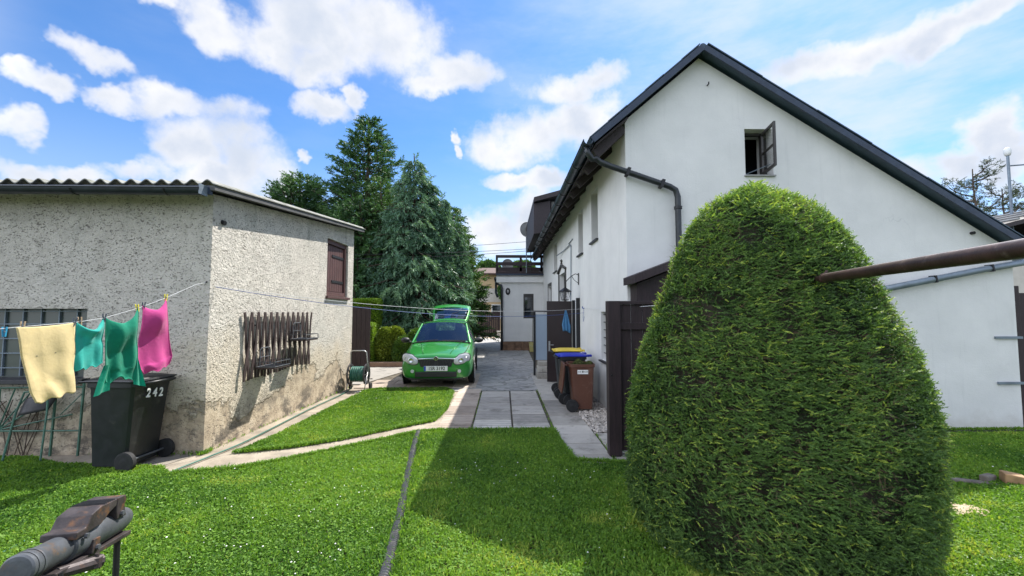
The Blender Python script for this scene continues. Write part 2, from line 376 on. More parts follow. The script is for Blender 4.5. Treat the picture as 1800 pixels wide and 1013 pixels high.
def mat_glass(name, col=(.02, .025, .03), rough=.04):
    m, t, b = newmat(name); co = t.new('ShaderNodeTexCoord').outputs['Object']
    t.link(t.ramp(t.noise(co, 3, 3), [(.3, tuple(x*.8 for x in col)), (.7, col)]), b.inputs['Base Color'])
    b.inputs['Roughness'].default_value = rough; b.inputs['Specular IOR Level'].default_value = .9
    bn = t.new('ShaderNodeBump'); bn.inputs['Distance'].default_value = .001; t.link(t.noise(co, 3, 2), bn.inputs['Height']); t.link(bn.outputs[0], b.inputs['Normal'])
    return m

def mat_clearglass(name):
    m, t, b = newmat(name)
    g = t.new('ShaderNodeBsdfGlossy'); g.inputs['Roughness'].default_value = .03
    tr = t.new('ShaderNodeBsdfTransparent'); mx = t.new('ShaderNodeMixShader'); mx.inputs[0].default_value = .15
    t.link(tr.outputs[0], mx.inputs[1]); t.link(g.outputs[0], mx.inputs[2]); t.link(mx.outputs[0], m.node_tree.nodes['Material Output'].inputs[0]); return m

RENDER, WHITE = mat_render(), mat_white()
M = {}
M['sheet'] = P('corrugated_cement', (.22, .22, .20), .9, var=.3, scale=5, bump=.004, bscale=50, dirt=((.10, .11, .06), .5, 7))
M['darkmetal'] = P('dark_gutter_metal', (.022, .030, .040), .38, .3, var=.3, scale=8, bump=.001, bscale=20)
M['blackpipe'] = P('black_pipe', (.018, .022, .026), .35, 0, var=.35, scale=9)
M['roofpaint'] = P('blue_grey_roof', (.045, .075, .105), .42, .2, var=.2, scale=4, bump=.001)
M['barge'] = P('blue_grey_board', (.020, .034, .062), .5, 0, var=.25, scale=7, bump=.001)
M['soffit'] = P('dark_soffit_wood', (.035, .026, .028), .7, var=.35, scale=6, stretch=(6, 1, 6), bump=.002)
M['brown'] = P('dark_brown_wood', (.024, .013, .015), .62, var=.35, scale=5, stretch=(7, 7, .8), bump=.002, bscale=18)
M['shutter'] = P('red_brown_wood', (.075, .032, .030), .6, var=.35, scale=5, stretch=(7, 7, .8), bump=.002, bscale=18)
M['lat'] = P('trellis_wood', (.040, .024, .022), .7, var=.4, scale=12, bump=.001)
M['frame'] = P('dark_window_frame', (.040, .036, .034), .5, var=.25)
M['glass'] = mat_glass('window_glass'); M['clear'] = mat_clearglass('clear_pane')
M['bglass'] = mat_glass('glass_brick', (.05, .065, .055), .3)
M['dark'] = P('dark_interior', (.010, .012, .020), .9)
M['white'] = P('white_paint', (.72, .73, .72), .6, var=.06)
M['sill'] = P('grey_sill', (.28, .28, .27), .7)
M['slate'] = P('dark_sill', (.030, .030, .034), .6)
M['concrete'] = mat_ground('concrete', [(.3, (.20, .18, .15)), (.7, (.38, .33, .27))], 2.5, .006, 70, ((.12, .11, .09), 3))
M['binblack'] = P('black_bin_plastic', (.010, .012, .014), .42, var=.2, scale=4, bump=.0006, bscale=90, dirt=((.05, .048, .042), .15, 5))
M['rubber'] = P('black_rubber', (.012, .012, .013), .75, bump=.001)
M['binbrown'] = P('brown_bin_plastic', (.10, .038, .022), .5, var=.12, scale=4, dirt=((.16, .10, .07), .2, 8))
M['binblue'] = P('blue_bin_plastic', (.015, .03, .38), .45)
M['binyellow'] = P('yellow_bin_plastic', (.70, .52, .06), .5)
M['paintwhite'] = P('white_letter_paint', (.75, .75, .73), .7, var=.15, scale=30)
M['galv'] = P('galvanised_pipe', (.17, .21, .25), .45, .35, var=.2, scale=6)
M['rust'] = P('rusty_brown_pipe', (.050, .026, .022), .42, .25, var=.4, scale=9, bump=.0008, bscale=60, dirt=((.16, .12, .10), .2, 14))
M['steel'] = P('grey_cast_iron', (.085, .092, .102), .5, .4, var=.35, scale=11, bump=.0012, bscale=50, dirt=((.17, .10, .05), .25, 9))
M['jaw'] = P('rusty_jaw', (.055, .045, .045), .55, .4, var=.45, scale=16, bump=.0015, bscale=60, dirt=((.22, .10, .04), .35, 14))
M['iron'] = P('black_iron', (.018, .018, .020), .5, .3)
M['greeniron'] = P('green_painted_iron', (.05, .13, .09), .55, var=.35, scale=15)
M['hose'] = P('green_hose', (.02, .105, .075), .45)
M['corr'] = P('black_drain_pipe', (.035, .037, .040), .5, var=.4, scale=14, dirt=((.12, .11, .09), .4, 10))
M['alu'] = P('aluminium_tube', (.42, .42, .42), .4, .7)
M['wire'] = P('black_cable', (.02, .02, .022), .6)
M['cord'] = P('white_line', (.62, .63, .64), .6)
M['bluecord'] = P('blue_line', (.03, .08, .28), .55)
M['pegyellow'] = P('yellow_peg', (.72, .62, .06), .4); M['pegwood'] = P('wooden_peg', (.34, .25, .16), .7)
M['pegblue'] = P('blue_peg', (.03, .25, .42), .4); M['pegdark'] = P('dark_peg', (.04, .05, .07), .5)
M['chairpad'] = P('dark_plastic', (.035, .033, .036), .6)
M['door'] = P('dark_brown_door', (.022, .013, .014), .38, var=.15, scale=3)
M['bluepanel'] = P('blue_grey_panel', (.30, .37, .46), .35, var=.06, scale=2)
M['stone'] = P('plinth_stone', (.20, .12, .075), .9, var=.4, scale=6, bump=.01, bscale=12, tone=.5)
M['yellowwall'] = P('yellow_render', (.58, .42, .24), .9, var=.08)
M['creamwall'] = P('cream_render', (.55, .51, .45), .9, var=.08)
M['tile'] = P('brown_tile', (.10, .06, .05), .8, var=.3, scale=8, bump=.01, bscale=20)
M['bark'] = P('bark', (.085, .060, .042), .95, var=.4, scale=9, stretch=(3, 3, .7), bump=.01, bscale=14)
M['wood'] = P('weathered_wood', (.17, .145, .12), .9, var=.4, scale=8, bump=.004, bscale=22)
M['lightwood'] = P('sawn_wood', (.33, .20, .10), .85, var=.3, scale=8, bump=.003)
M['skirt'] = P('beige_board', (.45, .42, .37), .8, var=.12)
M['slabbrown'] = mat_slab('brown_slab', (.33, .26, .205), (.56, .47, .39), 1)
M['slabgrey'] = mat_slab('grey_slab', (.30, .28, .25), (.60, .56, .50), .9)
M['slabpath'] = mat_slab('path_slab', (.27, .25, .22), (.52, .485, .43), 0)
M['crazy'] = mat_crazy()
M['sand'] = mat_ground('sandy_path', [(.3, (.22, .185, .145)), (.7, (.40, .345, .27))], 3, .006, 80, ((.20, .18, .15), 2))
M['soil'] = mat_ground('soil', [(.3, (.030, .042, .014)), (.7, (.075, .085, .030))], 6, .02, 60)
M['land'] = mat_ground('far_ground', [(.3, (.05, .07, .03)), (.7, (.11, .12, .06))], .6, .02, 8)
M['dirt'] = mat_ground('joint_dirt', [(.3, (.07, .06, .045)), (.7, (.15, .13, .10))], 6, .01, 60)
M['pebble'] = P('pebble', (.42, .38, .34), .8, var=.15, scale=20, tone=.6)
# ================================================================== GROUND
sheet('ground', [(-400, -200), (400, -200), (400, 900), (-400, 900)], 0, M['land'])
LAWN_S = [(-12, 5.24), (-5.5, 5.2), (-4.95, 4.95), (-4.3, 4.9), (-3.75, 4.86), (-3.45, 4.62), (-2.88, 4.76), (-2.48, 5.02), (-2.0, 5.44), (-1.43, 5.93), (-1.2, 6.11), (-.9, 6.22), (.3, 6.26), (.70, 6.24), (.73, 5.6), (.80, 4.95), (1.1, 4.80), (1.5, 4.86), (2.9, 5.0), (2.95, 5.95), (14, 5.95), (14, .2), (-12, .2)]
ISLAND = [(-3.24, 5.32), (-3.14, 5.98), (-3.1, 7.27), (-3.0, 9.3), (-2.7, 9.62), (-1.3, 9.64), (-1.08, 9.2), (-1.0, 7.65), (-1.08, 6.80), (-1.52, 6.42), (-2.16, 5.82), (-2.67, 5.50)]
sheet('path', [(-5.6, 5.6), (-5.6, 4.6), (-3.2, 4.4), (-2.5, 4.9), (-.9, 6.0), (-.9, 9.7), (-4.2, 10.3), (-4.2, 5.6)], .006, M['sand'])
sheet('lawn_soil', LAWN_S, .012, M['soil']); sheet('lawn_soil', ISLAND, .014, M['soil'])
sheet('concrete_footing', [(-13, 5.32), (-13, 5.16), (-5.5, 5.16), (-5.5, 5.32)], .010, M['concrete'])
sheet('concrete_pad', [(-4.98, 5.32), (-4.95, 4.92), (-3.8, 4.84), (-3.62, 5.32)], .010, M['concrete'])
sheet('driveway', [(-4.4, 9.2), (-1.0, 9.2), (-1.0, 6.0), (1.85, 4.6), (1.85, 40), (-4.4, 40)], .003, M['dirt'])
sheet('driveway', [(-1.12, 9.32), (.92, 9.32), (1.12, 19.6), (-.5, 30), (-2.6, 30), (-3.9, 14.2), (-2.85, 12.9), (-1.4, 12.8)], .020, M['crazy'])
sheet('grey_forecourt', [(-4.2, 10.25), (-3.35, 10.25), (-2.75, 12.9), (-3.9, 14.0), (-4.4, 14.0)], .018, M['slabpath'])

def slabs(name, mat, rects, z=.028, gap=.012):
    m = MB()
    for x0, y0, x1, y1 in rects:
        t = random.uniform(-.004, .004)
        m.b2((x0+gap/2, y0+gap/2, -.02), (x1-gap/2, y1-gap/2, z+t))
    o = m.build(name, mat, bevel=.006); tag(o, kind='structure')
r_b, r_g, r_n = [], [], []
y = 6.27
for i, h in enumerate([.30, .62, .62, .62, .62, .5]):      # sunlit brown strip slabs left of the drive
    r_b.append((-.97, y, -.47, y+h)); y += h
y = 6.27
for i, h in enumerate([.55, .60, .62, .60, .6]):
    r_g.append((-.455, y, .13, y+h)); y += h
y = 6.27
for i, h in enumerate([.32, .60, .62, .60, .62, .22]):
    r_g.append((.145, y, .70, y+h)); y += h
y = 4.84
for i, h in enumerate([.30, .42, .45, .45, .62, .62, .60, .62, .60, .62, .62, .6, .6]):
    x0 = .745 if y > 5 else .82
    r_n.append((x0, y, 1.27 if y < 8.8 else 1.5, y+h)); y += h
for y0, y1 in ((4.86, 5.15), (5.16, 5.6), (5.61, 6.02)): r_n.append((1.285, y0, 1.78, y1))
slabs('driveway_slabs', M['slabbrown'], r_b, gap=.014); slabs('driveway_slabs', M['slabgrey'], r_g, gap=.014); slabs('path_slabs', M['slabpath'], r_n, gap=.016)
rb = []
for j in range(6):
    yy = 9.72 + j*.56
    for i in range(5):
        x0 = -3.35 + i*.56 + (j % 2)*.2
        if x0 + .56 < -1.1 + j*.0 and x0 > -3.4 + .11*j: rb.append((x0, yy, x0+.56, yy+.56))
slabs('driveway_slabs', M['slabbrown'], rb + [(-1.15, 9.72+.56*j, -.62, 9.72+.56*(j+1)) for j in range(4)], z=.026, gap=.01)

def in_poly(x, y, poly):
    p = np.array(poly); inside = np.zeros(len(x), bool); n = len(p); j = n-1
    for i in range(n):
        xi, yi = p[i]; xj, yj = p[j]
        c = ((yi > y) != (yj > y)) & (x < (xj-xi)*(y-yi)/((yj-yi) if yj != yi else 1e-9)+xi)
        inside ^= c; j = i
    return inside
def tri_mesh(name, V, mat, tint=None, parent=None, flat_n=3, kind=None):
    """V: (N, flat_n, 3) polygons -> one mesh, with a per-face tint"""
    N = V.shape[0]; me = bpy.data.meshes.new(name)
    off = np.array(wloc(parent)) if parent is not None else 0
    me.vertices.add(N*flat_n); me.vertices.foreach_set('co', (V-off).reshape(-1).astype(np.float32))
    me.loops.add(N*flat_n); me.loops.foreach_set('vertex_index', np.arange(N*flat_n, dtype=np.int32))
    me.polygons.add(N); me.polygons.foreach_set('loop_start', np.arange(0, N*flat_n, flat_n, dtype=np.int32))
    me.update(calc_edges=True)
    if tint is not None:
        a = me.attributes.new('tint', 'FLOAT', 'FACE'); a.data.foreach_set('value', np.clip(tint, 0, 1).astype(np.float32))
    o = link_mesh(name, me, mat, parent)
    if kind: o['kind'] = kind
    return o
def vnoise(x, y, s, seed=0):
    r = np.random.default_rng(seed); g = r.random((256, 256)); u, v = x*s+77.3, y*s+31.7
    i, j = np.floor(u).astype(int), np.floor(v).astype(int); fu, fv = u-i, v-j; fu = fu*fu*(3-2*fu); fv = fv*fv*(3-2*fv)
    G_ = lambda a, b: g[a % 256, b % 256]
    return G_(i, j)*(1-fu)*(1-fv)+G_(i+1, j)*fu*(1-fv)+G_(i, j+1)*(1-fu)*fv+G_(i+1, j+1)*fu*fv

# ------------------------------------------------------------------ grass
M['grass'] = mat_leaf('grass_blades', (.050, .140, .020), (.20, .35, .045), .38, .62, (.40, .46, .09))
def grass(name, poly, n, box, hmax=.05):
    x = RNG.uniform(box[0], box[2], n); y = RNG.uniform(box[1], box[3], n)
    k = in_poly(x, y, poly); x, y = x[k], y[k]
    d = np.hypot(x, y); k = RNG.random(len(x)) < np.clip(1.25-d*.085, .25, 1); x, y = x[k], y[k]
    d = (x+.25*(y-5.)) ; N = len(x)
    tuft = vnoise(x, y, 9, 1)*.6+vnoise(x, y, 26, 2)*.4; big = vnoise(x, y, 1.3, 3)
    h = hmax*(.35+.55*tuft+.35*RNG.random(N))
    # the mower leaves longer grass along the drain pipe and at the slab edges
    dl = np.abs(x-(-1.19+(6.07-y)*.14)); near = np.exp(-(dl/.10)**2)*(y < 6.2)*(y > 2); h *= 1+1.1*near*RNG.random(N)
    a = RNG.uniform(0, 2*np.pi, N); lean = RNG.uniform(.1, .95, N)
    wd = .0024+.0026*RNG.random(N)+.0006*np.hypot(x, y)
    ca, sa = np.cos(a), np.sin(a); b = RNG.uniform(0, 2*np.pi, N); cb, sb = np.cos(b), np.sin(b)
    base = np.stack([x, y, np.full(N, .012)], 1); side = np.stack([cb*wd, sb*wd, np.zeros(N)], 1)
    mid = base+np.stack([ca*h*lean*.35, sa*h*lean*.35, h*.6], 1); tip = base+np.stack([ca*h*lean, sa*h*lean, h*(1.05-.45*lean)], 1)
    V = np.stack([base, mid-side, tip, mid+side], 1)
    dry = np.clip(vnoise(x, y, 2.1, 21)*.7+vnoise(x, y, 6, 22)*.3-.60, 0, 1)*2.4
    tint = .12+.40*RNG.random(N)+dry*(RNG.random(N) < .6)+.62*(big-.45)+.25*(tuft-.5)+.45*(RNG.random(N) < .05)+.35*np.exp(-((x+.1)**2+(y-3.0)**2)/.25)*RNG.random(N)
    # clover: small flat leaflets low between the blades
    m2 = int(N*.30); i = RNG.choice(N, m2, replace=False); c = base[i]+np.stack([RNG.normal(0, .01, m2), RNG.normal(0, .01, m2), .012+.022*RNG.random(m2)], 1)
    r_ = .006+.005*RNG.random(m2); th = RNG.uniform(0, 6.28, m2); tx = RNG.normal(0, .35, m2); ty = RNG.normal(0, .35, m2); q = []
    for kk in range(4):
        an = th+kk*np.pi/2; dx, dy = np.cos(an)*r_, np.sin(an)*r_; q.append(c+np.stack([dx, dy, dx*tx+dy*ty], 1))
    V = np.concatenate([V, np.stack(q, 1)]); tint = np.concatenate([tint, .1+.45*RNG.random(m2)])
    return tri_mesh(name, V, M['grass'], tint, flat_n=4, kind='stuff')
grass('grass', LAWN_S, 620000, (-6.5, 2.0, 7.5, 6.3))
grass('grass', ISLAND, 110000, (-3.3, 5.3, -.9, 9.7))
# tufts spilling over paving edges
def edge_tufts(pts, n, spread=.022):
    P_ = np.array(pts); seg = RNG.integers(0, len(P_)-1, n); t = RNG.random((n, 1)); c = P_[seg]*(1-t)+P_[seg+1]*t+RNG.normal(0, spread, (n, 2)); return c
ed = edge_tufts([(-3.45, 4.62), (-2.88, 4.76), (-2.48, 5.02), (-2.0, 5.44), (-1.43, 5.93), (-1.2, 6.11), (-.9, 6.22), (.70, 6.24), (.73, 5.6), (.80, 4.95), (1.4, 4.83)], 14000)
ed2 = edge_tufts(ISLAND[3:]+[ISLAND[0]], 9000, .02)
ed3 = edge_tufts([(.722, 5.0), (.722, 9.3)], 160, .008); ed4 = edge_tufts([(1.278, 4.86), (1.278, 6.0)], 60, .008); ed5 = edge_tufts([(-.462, 6.3), (-.462, 9.3)], 60, .006); ed6 = edge_tufts([(-4.9, 5.27), (-3.6, 5.25), (-3.58, 5.4), (-3.46, 9.8)], 500, .02); ed7 = edge_tufts([(3.0, 6.12), (7.6, 6.12)], 2500, .02)
c = np.concatenate([ed, ed2, ed3, ed4, ed5, ed6, ed7]); N = len(c); h = .02+.045*RNG.random(N); a = RNG.uniform(0, 6.28, N); l = h*RNG.uniform(.2, 1, N); wd = .004+.003*RNG.random(N)
base = np.column_stack([c, np.full(N, .01)]); sd2 = np.column_stack([np.sin(a)*wd, -np.cos(a)*wd, np.zeros(N)])
tip = base+np.column_stack([np.cos(a)*l, np.sin(a)*l, h*.85]); mid = base+np.column_stack([np.cos(a)*l*.4, np.sin(a)*l*.4, h*.6])
tri_mesh('grass_fringe', np.stack([base, mid-sd2, tip, mid+sd2], 1), M['grass'], .2+.4*RNG.random(N), flat_n=4, kind='stuff')
# white clover flowers and fallen petals in the lawn
M['petal'] = P('white_petal', (.75, .74, .68), .8)
fx, fy = [], []
for cx, cy, s_, n in [(-2.3, 3.2, .5, 34), (-1.6, 4.2, .4, 25), (-.1, 4.7, .5, 45), (.3, 4.2, .4, 14), (-1.3, 3.1, .5, 30), (3.0, 2.7, .5, 60), (5.2, 3.6, .9, 50), (6.2, 4.8, 1.0, 60), (.9, 3.2, .4, 20), (-1.9, 8.2, .7, 30), (-3, 3.6, .8, 40)]:
    fx.append(RNG.normal(cx, s_, n)); fy.append(RNG.normal(cy, s_*.7, n))
fx, fy = np.concatenate(fx), np.concatenate(fy); k = in_poly(fx, fy, LAWN_S) | in_poly(fx, fy, ISLAND); fx, fy = fx[k], fy[k]
mb = MB()
for x, y in zip(fx, fy):
    z = random.uniform(.030, .050); r_ = random.uniform(.003, .0075)
    mb.lathe((x, y, z), [(0, -r_*.7), (r_*.9, -r_*.3), (r_, r_*.1), (r_*.5, r_*.6), (0, r_*.7)], 6)
tag(mb.build('clover_flowers', M['petal']), kind='stuff')
# pebbles beside the house wall
mb = MB(); ico = None
bm = bmesh.new(); bmesh.ops.create_icosphere(bm, subdivisions=1, radius=1); iv = [v.co.copy() for v in bm.verts]; jf = [[v.index for v in f.verts] for f in bm.faces]; bm.free()
for i in range(2600):
    y = random.uniform(6.05, 9.4); x = random.uniform(1.27, 1.8); s = random.uniform(.014, .030)
    z = .01+random.uniform(0, .030)
    m3 = Matrix.Rotation(random.uniform(0, 6.28), 3, 'Z') @ Matrix.Rotation(random.uniform(-.4, .4), 3, 'X') @ Matrix.Diagonal((s*random.uniform(1, 1.6), s*random.uniform(.8, 1.1), s*random.uniform(.5, .8)))
    mb.add([m3 @ v + Vector((x, y, z)) for v in iv], jf)
tag(mb.build('pebbles', M['pebble'], smooth=True), kind='stuff')

# ================================================================== SHED
shed = thing('shed', 'old single storey outbuilding with rough weathered render and corrugated roof', 'shed', (-3.6, 5.3, 0))
FR, BR = Vector((-3.6, 5.3, 0)), Vector((-3.48, 9.92, 0)); side = (BR-FR).normalized(); sl = (BR-FR).length; nr = Vector((side.y, -side.x, 0))
mb = MB()
win = [(-6.7, .90), (-5.06, .90), (-5.06, 1.75), (-6.7, 1.75)]
FH = 3.17
mb.plate((0, 5.3, 0), (1, 0, 0), (0, 0, 1), (0, 1, 0), [(-12.5, -.1), (-3.9401, -.1), (-3.9401, FH), (-12.5, FH)], [win], .34)
nv0 = len(mb.v)
sh = [(3.24, 2.04), (4.30, 2.04), (4.30, 3.20), (3.24, 3.20)]
mb.plate(FR, side, (0, 0, 1), -nr, [(0, -.1), (sl, -.1), (sl, 3.60), (0, FH)], [sh], .34)
mb.v = mb.v[:nv0]+[((-3.9401, 5.3, v[2]) if (v[0] < -3.8 and v[1] < 5.4) else v) for v in mb.v[nv0:]]
mb.plate((0, 9.92, 0), (1, 0, 0), (0, 0, 1), (0, -1, 0), [(-12.5, -.1), (-3.83, -.1), (-3.83, 3.6), (-12.5, 3.6)], [], .3)
mb.plate((-12.5, 5.64, 0), (0, 1, 0), (0, 0, 1), (1, 0, 0), [(0, -.1), (3.97, -.1), (3.97, 3.55), (0, FH+.05)], [], .3)
mb.build('wall', RENDER, shed)
mb = MB(); mb.b2((-12.4, 5.7, .0), (-3.9, 9.5, .05)); mb.b2((-12.3, 6.6, .05), (-4.0, 6.64, 3.0)); mb.build('inner_floor', M['dark'], shed)
# corrugated roof
mb = MB(); n = 900; x0, x1 = -12.7, -3.40; ya, yb = 5.02, 10.12; za, zb = 3.235, 3.70; vs = []
for i in range(n+1):
    x = x0+(x1-x0)*i/n; z = .026*math.sin(2*math.pi*x/.177)
    sk = .10*(i/n); vs += [(x, ya, za+z+.012), (x+.12, yb, zb+z+.012), (x, ya, za+z), (x+.12, yb, zb+z)]
fs = []
for i in range(n):
    a, b = i*4, i*4+4; fs += [(a, a+1, b+1, b), (a+2, b+2, b+3, a+3), (a, b, b+2, a+2), (a+1, a+3, b+3, b+1)]
fs += [(0, 2, 3, 1), (n*4, n*4+1, n*4+3, n*4+2)]
mb.add(vs, fs, .5); rf = mb.build('roof', M['sheet'], shed, smooth=True, auto=40)
mb = MB(); mb.bar((-3.445, 5.04, 3.175), (-3.33, 10.1, 3.635), .06, .055); mb.build('verge_board', P('weathered_verge', (.07, .07, .07), .8, var=.3), shed)
mb = MB(); mb.b2((-12.6, 5.04, 3.10), (-3.47, 5.085, 3.205)); mb.build('fascia', M['barge'], shed)
def gutter(mb, p, q, r_=.065, n=10):
    p, q = Vector(p), Vector(q); d = (q-p).normalized(); s = d.cross(Vector((0, 0, 1))).normalized(); up = s.cross(d); vs = []
    for e in (p, q):
        for rr in (r_, r_-.006):
            for k in range(n+1):
                a = math.pi*k/n; vs.append(e+s*math.cos(a)*rr-up*math.sin(a)*rr)
    m = n+1; fs = []
    for k in range(n):
        fs += [(k, k+1, 2*m+k+1, 2*m+k), (m+k, 3*m+k, 3*m+k+1, m+k+1), (k, m+k, m+k+1, k+1), (2*m+k, 2*m+k+1, 3*m+k+1, 3*m+k)]
    fs += [(0, 2*m, 3*m, m), (n, m+n, 3*m+n, 2*m+n)]
    mb.add(vs, fs, .5); 
    mb.tube([p+s*r_, q+s*r_], .009, 6); return mb
g = gutter(MB(), (-12.6, 4.965, 3.16), (-3.50, 4.965, 3.14), .072)
gg = g.build('gutter', M['darkmetal'], shed, smooth=True, auto=40)
mb = MB()
for x in (-10.6, -9.2, -7.8, -6.35, -4.95, -3.9):
    mb.tube([(x, 5.08, 3.20), (x, 5.03, 3.12)]+[(x, 4.965-.080*math.cos(a), 3.15-.080*math.sin(a)) for a in [R(k) for k in range(170, -10, -30)]], .009, 5)
mb.build_each('gutter_bracket', M['iron'], gg)
mb = MB(); mb.b2((-3.505, 4.90, 3.07), (-3.498, 5.04, 3.19)); mb.build('gutter_end', M['galv'], gg)
# barred glass brick window
wn = MB(); wn.b2((-6.72, 5.47, .88), (-5.04, 5.50, 1.78)); wo_ = wn.build('window', M['bglass'], shed)
mb = MB()
for x in (-6.42, -6.2, -5.98, -5.76, -5.54, -5.32, -5.12): mb.b2((x-.006, 5.445, .92), (x+.006, 5.475, 1.75))
for z in (1.02, 1.2, 1.38, 1.56, 1.72): mb.b2((-6.7, 5.446, z-.006), (-5.07, 5.472, z+.006))
mb.build('window_bars', M['galv'], wo_)
mb = MB(); mb.b2((-6.74, 5.20, .855), (-5.03, 5.46, .905)); mb.build('sill', M['slate'], shed, bevel=.006)
# side window with boarded shutter
def sp(a, b, c=0): return FR+side*a+nr*c+Vector((0, 0, b))
def sbox(mb, a0, a1, z0, z1, c0, c1):
    mb.bar(sp((a0+a1)/2, (z0+z1)/2, c0), sp((a0+a1)/2, (z0+z1)/2, c1), abs(a1-a0), z1-z0); return mb
fm = MB(); sbox(fm, 3.24, 3.33, 2.05, 3.20, -.14, -.04); sbox(fm, 4.22, 4.30, 2.05, 3.20, -.14, -.04); sbox(fm, 3.33, 4.22, 3.11, 3.20, -.14, -.04); sbox(fm, 3.33, 4.22, 2.05, 2.13, -.14, -.04)
wf = fm.build('window', M['shutter'], shed, bevel=.004)
bd = MB()
for i in range(8): sbox(bd, 3.335+i*.1105, 3.335+i*.1105+.106, 2.14, 3.10, -.11, -.075)
bdo = bd.build('shutter_board', M['shutter'], wf, bevel=.004)
hg = MB(); sbox(hg, 3.62, 4.24, 2.33, 2.38, -.073, -.062); sbox(hg, 3.62, 4.24, 2.86, 2.91, -.073, -.062); hg.build_each('hinge', M['iron'], wf)
st = MB(); sbox(st, 3.20, 4.34, 1.985, 2.035, -.10, .05); st.build('sill', M['shutter'], wf, bevel=.004)
mb = MB(); mb.tube([sp(.17, 2.86, -.02), sp(.17, 2.84, .04)], .03, 8); mb.build('pipe_stub', M['iron'], shed)

# ================================================================== WHITE HOUSE
house = thing('white_house', 'white rendered gabled house with blue grey roof edges and long eaves gutter', 'house', (1.8, 6.15, 0))
GY = 6.15; HX = 1.80; EX = 7.55
AX_, AZ_ = 2.93, 5.52; sl_l = .86; sl_r = .625
mb = MB()
gw = [(3.59, 3.74), (4.01, 3.74), (4.01, 4.44), (3.59, 4.44)]
mb.plate((0, GY, 0), (1, 0, 0), (0, 0, 1), (0, 1, 0), [(HX, -.1), (EX, -.1), (EX, 2.63), (AX_, AZ_), (HX, 4.55)], [gw], .40)
lw = [  # long wall openings (y0, z0, y1, z1)
    (7.35, .85, 7.85, 1.72), (8.02, 3.12, 8.62, 4.14), (9.55, 3.06, 10.15, 4.08), (14.2, 3.12, 15.1, 4.12), (12.3, 1.85, 13.6, 2.9), (16.0, 1.6, 17.0, 2.7)]
mb.plate((HX, GY+.401, 0), (0, 1, 0), (0, 0, 1), (1, 0, 0), [(0, -.1), (12.9, -.1), (12.9, 4.50), (0, 4.50)], [[(a-GY-.401, b), (c-GY-.401, b), (c-GY-.401, d), (a-GY-.401, d)] for a, b, c, d in lw], .40)
mb.plate((0, 19.05, 0), (1, 0, 0), (0, 0, 1), (0, -1, 0), [(HX+.41, -.1), (EX, -.1), (EX, 2.63), (AX_, AZ_), (HX+.41, 4.9)], [], .4)
mb.plate((EX, GY+.401, 0), (0, 1, 0), (0, 0, 1), (-1, 0, 0), [(0, -.1), (12.4, -.1), (12.4, 2.5), (0, 2.5)], [], .4)
mb.build('wall', WHITE, house)
mb = MB(); mb.b2((1.66, 6.64, -.02), (1.80-.002, 18.9, .02)); mb.build('plinth_strip', M['concrete'], house)
# roof: two slabs with a front overhang, plus boards on the rake
RY0, RY1 = 5.97, 19.4; ap = Vector((2.93, 0, 5.545)); EL = Vector((1.30, 0, 4.143)); ER = Vector((7.66, 0, 5.545-4.73*sl_r))
def slab_roof(mb, a, b, th, y0, y1, lift=0):
    d = (b-a).normalized(); nz = Vector((-d.z, 0, d.x)); nz = nz if nz.z > 0 else -nz
    a1, b1 = a+nz*lift, b+nz*lift; a2, b2 = a1+nz*th, b1+nz*th
    vs = [Vector((p.x, y, p.z)) for y in (y0, y1) for p in (a1, b1, b2, a2)]
    mb.add(vs, [(0, 1, 2, 3), (7, 6, 5, 4), (0, 4, 5, 1), (3, 2, 6, 7), (1, 5, 6, 2), (0, 3, 7, 4)], .5)
mb = MB(); slab_roof(mb, ap, EL, .07, RY0+.02, RY1, .02); slab_roof(mb, ap, ER, .07, RY0+.02, RY1, .02)
# sheet seams with small steps, as on folded metal roofing
for k in range(6):
    t0, t1 = k/6, (k+1)/6
    a, b = ap.lerp(ER, t0), ap.lerp(ER, t1); slab_roof(mb, a, b, .014, RY0-.02, RY0+.22, .088+.008*(1-k % 2))
    a, b = ap.lerp(EL, t0), ap.lerp(EL, t1); slab_roof(mb, a, b, .014, RY0-.02, RY0+.22, .088+.006*(1-k % 2))
roof = mb.build('roof', M['roofpaint'], house)
mb = MB(); slab_roof(mb, ap, EL, .084, RY0-.03, RY0, -.006); slab_roof(mb, ap, ER, .084, RY0-.03, RY0, -.025); mb.build('barge_board', M['barge'], roof)
mb = MB(); mb.lathe((2.93, RY0+.02, 5.60), [(0, 0), (.055, 0), (.055, 13.4), (0, 13.4)], 12, 'Y'); mb.build('ridge_cap', M['roofpaint'], roof)
mb = MB(); slab_roof(mb, Vector((1.79, 0, ap.z-(2.93-1.79)*sl_l-.02)), EL+Vector((.02, 0, 0)), .02, RY0+.03, RY1-.05, -.03)
for y in np.arange(6.2, 19, .75):
    a = Vector((1.79, y, ap.z-(2.93-1.79)*sl_l-.12)); mb.bar(a, (EL.x+.06, y, EL.z-.10), .09, .13)
mb.build('soffit', M['soffit'], house)
g = gutter(MB(), (1.20, 15.4, EL.z-.03), (1.20, 5.88, EL.z+.0), .068); gu = g.build('gutter', M['darkmetal'], house, smooth=True, auto=40)
mb = MB()
for y in np.arange(6.0, 15.3, .8):
    mb.tube([(1.20-.084*math.cos(a), y, EL.z-.02-.084*math.sin(a)) for a in [R(k) for k in range(0, 181, 30)]], .010, 5)
mb.build_each('gutter_bracket', M['iron'], gu)
mb = MB(); z0 = EL.z-.06
mb.tube([(1.20, 6.0, z0), (1.21, 6.0, z0-.08), (1.28, 6.02, z0-.17), (1.34, 6.03, 3.93), (1.40, 6.04, 3.88), (1.55, 6.04, 3.82), (2.42, 6.06, 3.53), (2.50, 6.06, 3.48), (2.53, 6.06, 3.38), (2.53, 6.06, .3), (2.53, 6.0, .15)], .043, 12)
dp = mb.build('downpipe', M['blackpipe'], house, smooth=True)
